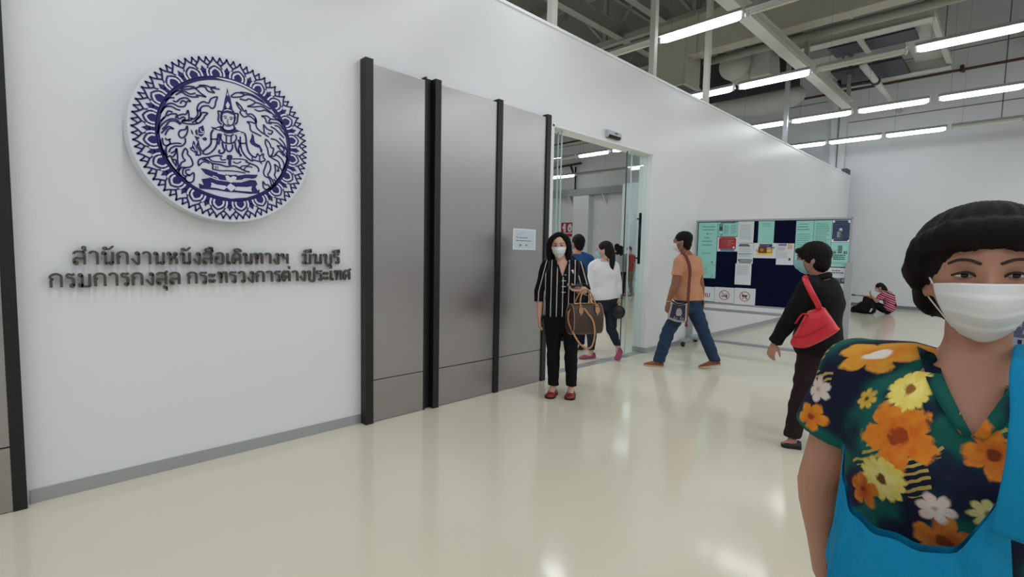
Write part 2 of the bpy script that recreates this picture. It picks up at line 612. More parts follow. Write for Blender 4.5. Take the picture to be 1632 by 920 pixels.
EMB=[
('f',0.0000,(0.001,0.630,0.013,0.564,0.032,0.517,0.042,0.459,0.054,0.392,-0.002,0.369,-0.051,0.370,-0.037,0.442,-0.026,0.504,-0.010,0.559)),
('w',0.0000,(0.002,0.574,0.009,0.551,0.001,0.529,-0.007,0.548)),
('w',0.0000,(0.001,0.467,0.023,0.429,0.012,0.391,-0.010,0.384,-0.022,0.419)),
('f',0.0000,(-0.074,0.328,-0.054,0.361,-0.002,0.388,0.054,0.384,0.077,0.354,0.069,0.316,0.037,0.326,-0.003,0.332,-0.043,0.317,-0.065,0.285)),
('w',0.0000,(-0.052,0.345,-0.002,0.377,0.053,0.363,0.021,0.358,-0.002,0.362,-0.026,0.351)),
('s',0.0124,(-0.108,0.333,-0.101,0.283,-0.107,0.222,-0.085,0.189,-0.068,0.179)),
('s',0.0109,(-0.108,0.333,-0.071,0.325,-0.078,0.262,-0.072,0.212)),
('s',0.0124,(0.118,0.343,0.110,0.291,0.103,0.237,0.075,0.205)),
('s',0.0109,(0.118,0.343,0.079,0.338,0.081,0.285,0.070,0.231)),
('s',0.0093,(-0.065,0.289,-0.066,0.239,-0.048,0.196,-0.017,0.174,0.010,0.174,0.044,0.194,0.070,0.239,0.077,0.310)),
('f',0.0000,(-0.042,0.261,-0.028,0.272,-0.011,0.264,-0.027,0.255)),
('f',0.0000,(0.018,0.259,0.036,0.273,0.055,0.264,0.035,0.253)),
('s',0.0047,(-0.050,0.275,-0.028,0.288,-0.009,0.283)),
('s',0.0047,(0.017,0.278,0.039,0.289,0.062,0.283)),
('s',0.0047,(0.000,0.257,-0.005,0.218,0.004,0.213)),
('f',0.0000,(-0.017,0.190,0.004,0.199,0.025,0.196,0.004,0.183)),
('s',0.0109,(-0.049,0.182,-0.059,0.143)),
('s',0.0109,(0.063,0.200,0.074,0.156)),
('s',0.0124,(-0.074,0.147,-0.039,0.119,0.009,0.115,0.057,0.139,0.085,0.169)),
('f',0.0000,(-0.186,0.126,-0.140,0.128,-0.077,0.163,-0.059,0.136,-0.015,0.113,0.049,0.124,0.074,0.153,0.130,0.135,0.193,0.125,0.146,0.110,0.097,0.115,0.048,0.093,-0.016,0.078,-0.079,0.098,-0.133,0.102,-0.164,0.103)),
('w',0.0000,(-0.133,0.119,-0.101,0.131,-0.086,0.119,-0.110,0.108)),
('w',0.0000,(0.097,0.115,0.130,0.125,0.155,0.115,0.121,0.100)),
('s',0.0140,(-0.162,0.096,-0.185,0.055,-0.189,-0.014,-0.190,-0.065,-0.214,-0.111,-0.245,-0.141,-0.271,-0.171)),
('s',0.0124,(-0.111,0.059,-0.120,-0.002,-0.129,-0.072,-0.153,-0.127,-0.193,-0.176,-0.236,-0.205,-0.272,-0.206)),
('s',0.0114,(-0.192,-0.019,-0.121,-0.007)),
('s',0.0109,(-0.271,-0.171,-0.281,-0.211)),
('s',0.0140,(0.188,0.117,0.202,0.061,0.207,-0.018,0.229,-0.104,0.275,-0.154,0.318,-0.166)),
('s',0.0124,(0.137,0.068,0.136,-0.012,0.151,-0.098,0.191,-0.163,0.249,-0.208,0.283,-0.212)),
('s',0.0114,(0.134,-0.016,0.204,-0.004)),
('s',0.0124,(-0.098,0.067,-0.096,0.002,-0.108,-0.069)),
('s',0.0114,(-0.076,0.066,-0.083,0.013,-0.062,-0.027,-0.018,-0.040,0.030,-0.033,0.071,-0.005,0.093,0.043,0.084,0.081)),
('s',0.0109,(-0.048,0.069,-0.024,0.049,-0.023,-0.038)),
('s',0.0109,(0.061,0.084,0.035,0.055,0.030,-0.029)),
('s',0.0093,(-0.021,0.056,0.035,0.059)),
('s',0.0140,(-0.069,-0.036,-0.059,-0.095,-0.044,-0.128,-0.060,-0.161,-0.092,-0.173,-0.107,-0.154,-0.096,-0.132)),
('s',0.0140,(0.075,-0.013,0.081,-0.073,0.101,-0.123,0.125,-0.146,0.141,-0.161,0.125,-0.176)),
('s',0.0124,(-0.027,-0.056,-0.023,-0.116,0.009,-0.137,0.041,-0.097,0.046,-0.044)),
('s',0.0124,(0.112,0.028,0.127,-0.031,0.113,-0.086,0.125,-0.137)),
('f',0.0000,(-0.018,-0.186,0.011,-0.175,0.040,-0.178,0.042,-0.216,0.026,-0.243,0.028,-0.292,0.008,-0.312,-0.007,-0.293,-0.003,-0.247,-0.025,-0.229)),
('s',0.0124,(-0.325,-0.356,-0.331,-0.306,-0.300,-0.265,-0.224,-0.240,-0.147,-0.209,-0.108,-0.203,-0.069,-0.208)),
('s',0.0093,(-0.293,-0.275,-0.256,-0.279,-0.225,-0.274)),
('s',0.0109,(-0.270,-0.257,-0.237,-0.279,-0.195,-0.296,-0.177,-0.328,-0.181,-0.374)),
('s',0.0093,(-0.224,-0.240,-0.179,-0.277,-0.102,-0.278,-0.031,-0.275)),
('s',0.0093,(-0.325,-0.356,-0.294,-0.314,-0.256,-0.296,-0.211,-0.310)),
('s',0.0124,(-0.180,-0.306,-0.102,-0.309,-0.024,-0.323,0.057,-0.305,0.122,-0.323,0.188,-0.351,0.238,-0.357)),
('s',0.0093,(-0.093,-0.221,-0.078,-0.250,-0.030,-0.240)),
('s',0.0093,(0.042,-0.223,0.091,-0.213,0.174,-0.210,0.215,-0.224)),
('s',0.0093,(0.050,-0.253,0.090,-0.269,0.140,-0.241)),
('s',0.0124,(0.190,-0.234,0.257,-0.252,0.316,-0.271,0.345,-0.304,0.344,-0.344)),
('s',0.0093,(0.122,-0.323,0.155,-0.292,0.214,-0.281,0.240,-0.254)),
('s',0.0093,(0.171,-0.347,0.189,-0.306,0.231,-0.290,0.273,-0.295)),
('s',0.0047,(-0.147,-0.332,-0.147,-0.370)),
('s',0.0047,(-0.126,-0.329,-0.124,-0.367)),
('s',0.0093,(-0.181,-0.374,-0.104,-0.382,0.007,-0.371,0.105,-0.370,0.187,-0.377)),
('f',0.0000,(-0.306,-0.379,-0.243,-0.382,-0.167,-0.404,-0.058,-0.421,0.022,-0.422,0.104,-0.405,0.204,-0.393,0.333,-0.381,0.314,-0.420,0.253,-0.445,0.136,-0.464,0.021,-0.486,-0.075,-0.493,-0.137,-0.486,-0.199,-0.466,-0.259,-0.441)),
('f',0.0000,(-0.300,-0.508,-0.199,-0.480,-0.138,-0.504,-0.027,-0.509,0.021,-0.512,0.135,-0.500,0.236,-0.461,0.305,-0.454,0.328,-0.499,0.303,-0.536,0.328,-0.582,0.351,-0.562,0.350,-0.617,0.233,-0.633,0.100,-0.628,-0.030,-0.632,-0.140,-0.622,-0.248,-0.622,-0.323,-0.623,-0.329,-0.562,-0.277,-0.579)),
('w',0.0000,(-0.200,-0.536,-0.139,-0.556,-0.044,-0.560,-0.032,-0.583,-0.061,-0.612,-0.140,-0.599,-0.209,-0.597,-0.196,-0.570)),
('w',0.0000,(0.085,-0.558,0.201,-0.552,0.260,-0.535,0.251,-0.577,0.259,-0.604,0.133,-0.607,0.059,-0.605)),
('w',0.0000,(-0.045,-0.441,-0.018,-0.429,0.014,-0.455,0.046,-0.430,0.084,-0.440,0.073,-0.480,0.020,-0.517,-0.027,-0.500)),
('f',0.0000,(-0.023,-0.459,0.013,-0.478,0.054,-0.457,0.018,-0.500)),
('w',0.0000,(-0.037,-0.576,0.012,-0.525,0.081,-0.571,0.018,-0.624)),
('f',0.0000,(-0.016,-0.574,0.015,-0.548,0.055,-0.574,0.019,-0.602)),
('ws',0.0078,(-0.297,-0.454,-0.214,-0.469,-0.130,-0.494)),
('ws',0.0078,(-0.183,-0.457,-0.137,-0.469,-0.114,-0.501)),
('ws',0.0078,(0.135,-0.500,0.161,-0.461,0.211,-0.446,0.305,-0.450)),
('ws',0.0078,(-0.128,-0.416,-0.042,-0.426)),
('ws',0.0078,(0.087,-0.416,0.170,-0.394)),
('w',0.0000,(-0.264,-0.646,-0.141,-0.642,0.018,-0.648,0.199,-0.638,0.302,-0.636,0.199,-0.682,0.017,-0.712,-0.126,-0.693)),
('f',0.0000,(-0.314,0.099,-0.268,0.131,-0.260,0.084,-0.255,0.039,-0.287,-0.005,-0.317,0.002,-0.323,0.056)),
('ws',0.0062,(-0.300,0.085,-0.290,0.053,-0.263,0.058)),
('ws',0.0062,(-0.316,0.028,-0.286,0.029,-0.260,0.045)),
('f',0.0000,(-0.399,0.058,-0.382,0.045,-0.371,0.002,-0.390,0.015)),
('f',0.0000,(-0.355,0.050,-0.334,0.075,-0.327,0.005,-0.345,0.007)),
('f',0.0000,(-0.365,-0.010,-0.307,-0.020,-0.340,-0.066,-0.351,-0.033)),
('f',0.0000,(-0.280,-0.022,-0.249,-0.004,-0.229,-0.024,-0.250,-0.048,-0.274,-0.042)),
('s',0.0109,(-0.325,-0.057,-0.319,-0.111,-0.295,-0.163,-0.274,-0.180)),
('f',0.0000,(-0.377,-0.065,-0.358,-0.084,-0.356,-0.125,-0.335,-0.172,-0.329,-0.230,-0.359,-0.243,-0.355,-0.209,-0.402,-0.182,-0.413,-0.154,-0.394,-0.148,-0.385,-0.113)),
('ws',0.0062,(-0.378,-0.112,-0.364,-0.143,-0.346,-0.182)),
('ws',0.0062,(-0.394,-0.165,-0.365,-0.184)),
('s',0.0109,(-0.342,-0.123,-0.306,-0.185,-0.307,-0.222,-0.341,-0.232)),
('s',0.0109,(-0.342,-0.123,-0.326,-0.087)),
('f',0.0000,(0.272,0.136,0.297,0.095,0.299,0.051,0.312,0.017,0.364,-0.002,0.397,-0.060,0.388,-0.098,0.371,-0.082,0.363,-0.038,0.312,-0.028,0.269,-0.008,0.245,0.024,0.266,0.081)),
('s',0.0109,(0.318,-0.162,0.336,-0.114,0.361,-0.138,0.405,-0.104,0.405,-0.150,0.427,-0.180,0.378,-0.208,0.309,-0.203,0.275,-0.197)),
('s',0.0093,(0.361,-0.138,0.360,-0.203)),
('s',0.0078,(0.275,-0.154,0.266,-0.197)),
('s',0.0093,(0.369,-0.213,0.386,-0.240)),
('c',0.0114,(-0.112,0.497,-0.179,0.460,-0.206,0.403,-0.261,0.408,-0.311,0.364,-0.327,0.305,-0.313,0.286,-0.272,0.350,-0.212,0.369,-0.172,0.349,-0.140,0.378,-0.129,0.437)),
('s',0.0114,(-0.327,0.305,-0.324,0.239,-0.364,0.187,-0.403,0.191)),
('s',0.0114,(-0.293,0.312,-0.299,0.233,-0.345,0.174,-0.385,0.139)),
('c',0.0114,(-0.219,0.283,-0.274,0.277,-0.299,0.233,-0.345,0.169,-0.316,0.147,-0.265,0.207,-0.249,0.243)),
('s',0.0114,(-0.491,0.124,-0.443,0.117,-0.366,0.126,-0.316,0.147)),
('s',0.0114,(-0.491,0.124,-0.452,0.154,-0.404,0.158,-0.374,0.196)),
('c',0.0114,(-0.420,0.275,-0.441,0.227,-0.479,0.217,-0.527,0.188,-0.513,0.158,-0.470,0.188,-0.452,0.170,-0.481,0.143,-0.442,0.150,-0.413,0.183)),
('s',0.0114,(-0.491,0.103,-0.537,0.143,-0.593,0.142,-0.649,0.099,-0.696,0.037,-0.716,-0.030)),
('s',0.0114,(-0.501,0.095,-0.547,0.124,-0.603,0.114,-0.641,0.058,-0.679,0.008)),
('s',0.0114,(-0.629,0.167,-0.592,0.196,-0.536,0.208,-0.546,0.162)),
('s',0.0114,(-0.694,0.101,-0.648,0.153,-0.619,0.223,-0.573,0.222)),
('s',0.0114,(-0.683,0.199,-0.654,0.258,-0.589,0.283,-0.534,0.262,-0.497,0.259)),
('s',0.0114,(-0.692,0.187,-0.626,0.296,-0.570,0.319,-0.515,0.299,-0.458,0.311,-0.437,0.359,-0.475,0.372,-0.495,0.335)),
('s',0.0114,(-0.389,0.382,-0.436,0.413,-0.494,0.390,-0.532,0.349,-0.569,0.351)),
('s',0.0114,(-0.437,0.359,-0.418,0.379,-0.389,0.382)),
('s',0.0114,(-0.643,0.335,-0.596,0.377,-0.550,0.388)),
('s',0.0114,(-0.586,0.412,-0.529,0.468,-0.453,0.485,-0.397,0.466,-0.338,0.490)),
('s',0.0114,(-0.540,0.422,-0.482,0.468,-0.435,0.446,-0.378,0.437,-0.309,0.453)),
('s',0.0114,(-0.230,0.468,-0.288,0.502,-0.346,0.543,-0.415,0.516,-0.491,0.498)),
('s',0.0114,(-0.230,0.468,-0.279,0.471,-0.338,0.468)),
('s',0.0114,(-0.491,0.509,-0.414,0.549,-0.346,0.560)),
('s',0.0114,(-0.346,0.543,-0.277,0.582,-0.237,0.580,-0.208,0.543,-0.137,0.537)),
('s',0.0114,(-0.306,0.586,-0.237,0.602,-0.176,0.595,-0.125,0.612)),
('s',0.0114,(-0.137,0.537,-0.177,0.583,-0.083,0.594)),
('s',0.0114,(-0.725,-0.053,-0.705,0.057,-0.657,0.151)),
('s',0.0114,(-0.689,-0.036,-0.651,0.013,-0.614,0.053,-0.568,0.034,-0.605,0.033,-0.634,-0.005,-0.653,-0.051)),
('c',0.0114,(-0.434,0.091,-0.454,0.049,-0.502,0.030,-0.522,-0.018,-0.495,-0.056,-0.456,-0.028,-0.431,0.032)),
('s',0.0114,(-0.681,-0.088,-0.674,-0.151,-0.647,-0.168,-0.609,-0.140,-0.617,-0.088)),
('s',0.0114,(-0.654,-0.083,-0.636,-0.102,-0.599,-0.085)),
('s',0.0114,(-0.457,-0.050,-0.458,-0.105,-0.497,-0.150,-0.554,-0.159,-0.602,-0.193,-0.621,-0.240)),
('s',0.0114,(-0.497,-0.122,-0.553,-0.126,-0.619,-0.153,-0.648,-0.200,-0.641,-0.286)),
('s',0.0114,(-0.603,-0.248,-0.565,-0.220,-0.545,-0.184,-0.556,-0.241,-0.585,-0.288)),
('s',0.0114,(-0.641,-0.297,-0.604,-0.280,-0.586,-0.332,-0.551,-0.393)),
('s',0.0114,(-0.545,-0.184,-0.538,-0.260,-0.539,-0.326,-0.532,-0.390,-0.552,-0.437)),
('s',0.0114,(-0.596,-0.323,-0.558,-0.317,-0.550,-0.371)),
('c',0.0114,(-0.460,-0.171,-0.490,-0.242,-0.482,-0.285,-0.463,-0.310,-0.502,-0.342,-0.517,-0.389,-0.533,-0.445,-0.503,-0.398,-0.455,-0.391,-0.407,-0.374,-0.386,-0.338,-0.404,-0.273,-0.437,-0.234,-0.436,-0.201)),
('s',0.0114,(-0.533,-0.445,-0.515,-0.487,-0.468,-0.526)),
('s',0.0114,(-0.455,-0.391,-0.485,-0.417,-0.491,-0.473,-0.467,-0.493)),
('s',0.0114,(-0.417,-0.409,-0.456,-0.425,-0.457,-0.458,-0.419,-0.487)),
('c',0.0114,(-0.379,-0.443,-0.419,-0.476,-0.438,-0.473,-0.468,-0.515,-0.450,-0.552,-0.411,-0.559,-0.381,-0.527)),
('s',0.0114,(-0.666,-0.214,-0.650,-0.287,-0.624,-0.348,-0.570,-0.428,-0.515,-0.498)),
('s',0.0114,(-0.700,-0.112,-0.693,-0.197,-0.668,-0.279)),
('c',0.0114,(0.041,0.532,0.090,0.589,0.155,0.604,0.188,0.588,0.144,0.555)),
('s',0.0114,(0.145,0.613,0.222,0.619,0.311,0.604,0.413,0.555)),
('s',0.0114,(0.188,0.588,0.255,0.603,0.322,0.583,0.436,0.536)),
('s',0.0114,(0.138,0.530,0.209,0.528,0.243,0.553,0.321,0.535)),
('s',0.0114,(0.224,0.455,0.287,0.492,0.332,0.526,0.424,0.510,0.505,0.479)),
('s',0.0114,(0.224,0.455,0.309,0.467,0.389,0.490,0.458,0.469,0.576,0.396)),
('s',0.0114,(0.308,0.438,0.365,0.426,0.435,0.452,0.505,0.430)),
('c',0.0114,(0.099,0.481,0.152,0.440,0.184,0.388,0.207,0.405,0.217,0.360,0.273,0.371,0.318,0.333,0.328,0.275,0.295,0.316,0.239,0.341,0.183,0.318,0.140,0.362,0.152,0.393,0.125,0.423)),
('s',0.0114,(0.387,0.370,0.457,0.384,0.504,0.357,0.575,0.359,0.648,0.336)),
('s',0.0114,(0.387,0.370,0.433,0.355,0.456,0.299,0.515,0.298)),
('s',0.0114,(0.504,0.357,0.479,0.316,0.527,0.313,0.599,0.314,0.659,0.251)),
('s',0.0114,(0.216,0.265,0.272,0.270,0.317,0.261)),
('s',0.0114,(0.216,0.265,0.249,0.236,0.259,0.167,0.315,0.141,0.383,0.117)),
('s',0.0114,(0.318,0.333,0.327,0.227,0.361,0.185,0.418,0.147)),
('s',0.0114,(0.414,0.267,0.466,0.216,0.525,0.203,0.501,0.162,0.466,0.168)),
('s',0.0114,(0.414,0.267,0.419,0.196,0.430,0.149,0.477,0.121)),
('s',0.0114,(0.550,0.281,0.598,0.277,0.646,0.224,0.694,0.171)),
('s',0.0114,(0.502,0.259,0.561,0.234,0.621,0.183,0.669,0.142)),
('s',0.0114,(0.528,0.398,0.611,0.354,0.647,0.311)),
('c',0.0114,(0.441,0.085,0.487,0.038,0.504,-0.009,0.534,-0.016,0.521,-0.080,0.497,-0.120,0.473,-0.111,0.457,-0.028,0.434,0.029)),
('s',0.0114,(0.497,-0.120,0.545,-0.113,0.569,-0.073,0.606,-0.042,0.666,-0.096)),
('s',0.0114,(0.577,0.027,0.643,0.026,0.667,-0.020,0.642,-0.049)),
('s',0.0114,(0.577,0.027,0.618,-0.016,0.667,-0.070,0.715,-0.139)),
('s',0.0114,(0.545,-0.089,0.593,-0.106,0.641,-0.149,0.665,-0.221,0.639,-0.299)),
('s',0.0114,(0.473,-0.124,0.532,-0.152,0.592,-0.181,0.615,-0.240)),
('s',0.0114,(0.500,0.101,0.560,0.099,0.619,0.059,0.692,-0.004)),
('s',0.0114,(0.608,0.131,0.669,0.067,0.710,-0.039)),
('c',0.0114,(0.460,-0.187,0.424,-0.277,0.405,-0.341,0.422,-0.388,0.469,-0.407,0.492,-0.453,0.503,-0.502,0.527,-0.474,0.504,-0.415,0.457,-0.371,0.482,-0.319,0.495,-0.256)),
('s',0.0114,(0.543,-0.218,0.591,-0.256,0.578,-0.307,0.603,-0.291)),
('s',0.0114,(0.543,-0.218,0.554,-0.298,0.541,-0.361,0.565,-0.408)),
('s',0.0114,(0.603,-0.241,0.639,-0.299,0.614,-0.365,0.564,-0.433)),
('c',0.0114,(0.397,-0.458,0.402,-0.537,0.443,-0.557,0.479,-0.529,0.456,-0.494,0.426,-0.498)),
('s',0.0114,(0.478,-0.554,0.539,-0.498,0.552,-0.447,0.528,-0.412)),
('s',0.0114,(0.692,-0.042,0.703,-0.128,0.664,-0.271))]
for kind, wd, fl in EMB:
    P = [Vector((fl[i], fl[i + 1], 0)) for i in range(0, len(fl), 2)]
    wd *= 1.45
    if kind in 'sc':
        q = catmull(P, 5, kind == 'c')
        rb.stroke([(a.x, a.y) for a in q], wd, EF, 0, .0035, closed=kind == 'c')
    elif kind == 'f':
        rb.prism([(a.x, a.y) for a in P], EF, 0, .0035)
    elif kind == 'w':
        rw.prism([(a.x, a.y) for a in P], EF, .0034, .0046)
    elif kind == 'ws':
        rw.stroke([(a.x, a.y) for a in catmull(P, 5)], wd, EF, .0034, .0046)
# leaf-shaped light slips on the ring's inside, upper right
rw.prism([(q.x, q.y) for q in catmull([polar(.735, math.radians(a)) + (0,) for a in (100, 92, 84, 76, 68, 61)] +
                                      [polar(.715, math.radians(a)) + (0,) for a in (68, 76, 84, 92)], 3, True)], EF, .0034, .0046)
obj('blue_relief', rb, m_eb, e, label='dark blue raised ring, flames and crowned seated figure', fix=True)
obj('white_relief', rw, m_ew, e, label='white petals and highlights laid over the blue', fix=True)

# ------------------------------------------------------------------ wall lettering
m_let = mat('bronze_letter', c(92, 88, 84), .35, metal=.5, var=.04)


GLY = {  # centre lines of each character in units of the consonant height; ('o', x, y) is a small loop; last entry is the width
    'ก': ([[(.10, 0), (.10, .50), (.17, .62), (.05, .74), (.14, .92), (.33, 1.0), (.52, .93), (.60, .75), (.60, 0)]], .70),
    'ง': ([[(.45, .90), (.45, .18), (.40, .03), (.30, .06), (.04, .48)], ('o', .36, .89)], .55),
    'า': ([[(.04, .82), (.10, .95), (.26, 1.0), (.40, .92), (.45, .75), (.45, 0)]], .55),
    'น': ([[(.23, .90), (.23, 0)], [(.23, .08), (.44, .14)], [(.62, 1.0), (.62, .10)], ('o', .14, .89), ('o', .53, .10)], .72),
    'ม': ([[(.23, .90), (.23, .10)], [(.16, .02), (.62, .02)], [(.62, 0), (.62, 1.0)], ('o', .14, .89), ('o', .14, .11)], .72),
    'บ': ([[(.23, .90), (.23, .03), (.62, .03), (.62, 1.0)], ('o', .14, .89)], .72),
    'ป': ([[(.23, .90), (.23, .03), (.62, .03), (.62, 1.38)], ('o', .14, .89)], .72),
    'ร': ([[(.47, 1.0), (.32, .92), (.16, .98), (.07, .86), (.14, .73), (.33, .68), (.42, .54), (.42, .10)], ('o', .33, .10)], .52),
    'ล': ([[(.05, .80), (.12, .94), (.32, 1.0), (.52, .93), (.60, .74), (.60, 0)], [(.07, .12), (.07, .36), (.18, .50), (.36, .46), (.58, .52)], ('o', .16, .11)], .70),
    'ส': ([[(.05, .80), (.12, .94), (.32, 1.0), (.52, .93), (.60, .74), (.60, 0)], [(.07, .12), (.07, .36), (.18, .50), (.36, .46), (.58, .52)], ('o', .16, .11), [(.50, .95), (.70, 1.14)]], .72),
    'อ': ([[(.08, .55), (.08, .14), (.20, .02), (.45, .02), (.58, .14), (.60, .70), (.50, .94), (.30, 1.0), (.10, .88)], ('o', .17, .56)], .70),
    'เ': ([[(.10, 1.0), (.10, .10)], ('o', .19, .10)], .32),
    'ด': ([[(.13, 0), (.06, .35), (.09, .76), (.25, .98), (.42, .98), (.57, .82), (.60, .60), (.60, 0)], [(.13, .02), (.24, .34)], ('o', .31, .42)], .70),
    'ต': ([[(.13, 0), (.06, .35), (.08, .82), (.20, 1.0), (.33, .86), (.46, 1.0), (.58, .82), (.60, .60), (.60, 0)], [(.13, .02), (.24, .34)], ('o', .31, .42)], .70),
    'ศ': ([[(.13, 0), (.06, .35), (.09, .76), (.25, .98), (.42, .98), (.57, .82), (.60, .60), (.60, 0)], [(.13, .02), (.24, .34)], ('o', .31, .42), [(.50, .95), (.72, 1.14)]], .74),
    'ท': ([[(.22, .90), (.22, 0)], [(.22, .45), (.38, .90), (.52, .98), (.61, .84), (.62, 0)], ('o', .13, .89)], .72),
    'ห': ([[(.22, .90), (.22, 0)], [(.22, .36), (.44, .60), (.60, .82)], [(.44, .58), (.60, .42), (.62, 0)], ('o', .13, .89), ('o', .53, .88)], .72),
    'ว': ([[(.04, .82), (.10, .95), (.26, 1.0), (.40, .92), (.45, .75), (.45, .10)], ('o', .36, .10)], .55),
    'ะ': ([('o', .13, .72), [(.20, .66), (.32, .64), (.42, .84)], ('o', .13, .20), [(.20, .14), (.32, .12), (.42, .32)]], .50),
    'ฯ': ([('o', .13, .88), [(.21, .90), (.24, .60), (.36, .52), (.50, .62)], [(.54, 1.0), (.54, 0)]], .64),
}
MARK = {
    'ํ': [('o', -.14, 1.28)],
    'ั': [('o', -.52, 1.26), [(-.45, 1.20), (-.28, 1.22), (-.06, 1.46)]],
    'ิ': [[(-.56, 1.16), (-.50, 1.32), (-.32, 1.38), (-.14, 1.32), (-.08, 1.16), (-.56, 1.16)]],
    'ี': [[(-.56, 1.16), (-.50, 1.32), (-.32, 1.38), (-.14, 1.32), (-.08, 1.16), (-.56, 1.16)], [(-.08, 1.16), (-.08, 1.52)]],
    'ื': [[(-.56, 1.16), (-.50, 1.32), (-.32, 1.38), (-.14, 1.32), (-.08, 1.16), (-.56, 1.16)], [(-.08, 1.16), (-.08, 1.52)], [(-.24, 1.36), (-.24, 1.54)]],
    'ุ': [('o', -.19, -.22), [(-.10, -.20), (-.10, -.52)]],
    '่': [[(-.12, 1.20), (-.12, 1.48)]],
}


def glyph_mesh(strokes, ox, kx, kz, w_):
    mb = MB()
    f = lambda x, y, t: (x, t, y)
    for s_ in strokes:
        if s_[0] == 'o':
            P = [(ox + (s_[1] + .085 * math.cos(a)) * kx, (s_[2] + .10 * math.sin(a)) * kz) for a in np.linspace(0, 2 * PI, 16, endpoint=False)]
            mb.stroke(P, w_ * .8, f, -.016, -.040, closed=True)
        else:
            q = catmull([Vector((ox + x * kx, y * kz, 0)) for x, y in s_], 4)
            mb.stroke([(a.x, a.y) for a in q], w_, f, -.016, -.040)
    # two stand-off pins into the wall
    s_ = [s_ for s_ in strokes if s_[0] != 'o'] or [[(strokes[0][1] + .085, strokes[0][2])] * 2]
    x, y = s_[0][len(s_[0]) // 2]
    mb.box(ox + x * kx - .002, ox + x * kx + .002, -.018, 0, y * kz - .002, y * kz + .002)
    return mb


def lettering(s, x0, x1, z, kz, label):
    t = thing('wall_lettering', label, 'lettering', ((x0 + x1) / 2, 0, z), 0, 'Thai lettering under the emblem')
    s = s.replace('ำ', 'ํา')
    tot = sum(GLY[ch][1] + .10 for ch in s if ch in GLY) - .10
    kx = (x1 - x0) / tot
    x = x0 - (x0 + x1) / 2
    for ch in s:
        if ch in GLY:
            obj('letter', glyph_mesh(GLY[ch][0], x, kx, kz, .0118), m_let, t)
            x += (GLY[ch][1] + .10) * kx
        else:
            obj('vowel_mark', glyph_mesh(MARK[ch], x - .10 * kx, kx, kz, .0100), m_let, t)
    return t


lettering('สำนักงานหนังสือเดินทางฯ', .214, 1.372, 1.298, .072, 'upper line of raised bronze-grey Thai letters on the wall, long word under the emblem')
lettering('มีนบุรี', 1.468, 1.752, 1.298, .072, 'short raised Thai word at the right end of the upper lettering line')
lettering('กรมการกงสุล', .114, .716, 1.174, .072, 'raised Thai lettering, left half of the lower line under the emblem')
lettering('กระทรวงการต่างประเทศ', .750, 1.842, 1.174, .072, 'raised Thai lettering, right half of the lower line ending near the black fin')

# ------------------------------------------------------------------ tube lights
m_lit = mat('lit_tube', (0.93, 0.965, 1.0, 1), .4, emit=TUBE, var=0)
m_unlit = plain('unlit_tube', (214, 210, 196), .35)
m_house = plain('lamp_housing', (196, 198, 196), .45)
m_steel = plain('ceiling_steel', (186, 188, 184), .55, var=.06)
m_wire = plain('hanger_wire', (120, 120, 118), .6)


def tube_light(x, y, lit, label, group):
    t = thing('fluorescent_light', label, 'ceiling light', (x, y, LAMP_H), 0, group)
    hb = MB().prism([(-.11, .030), (-.03, .052), (.03, .052), (.11, .030), (.045, .10), (-.045, .10)], lambda a, b, q: (a, q, b), -.60, .60)
    obj('housing', hb, m_house, t, .004)
    r = .042 if lit else .019
    tb = MB().tube([(0, -.575, 0), (0, -.55, 0), (0, -.50, 0), (0, .50, 0), (0, .55, 0), (0, .575, 0)],
                   [r * .35, r * .75, r, r, r * .75, r * .35], 14)
    obj('tube', tb, m_lit if lit else m_unlit, t, label='glowing white tube' if lit else 'tube that is switched off')
    for sg in (-1, 1):
        obj('lampholder', MB().box(-.02, .02, sg * .59 - .014, sg * .59 + .014, -.03, .06), m_house, t, .003)
    top = 1.43 if (12 < x < 13.1 and -2.3 < y < -1) else 4.25
    obj('hanger', MB().tube([(0, .42, .10), (0, .42, top)], .0022, 6), m_wire, t)


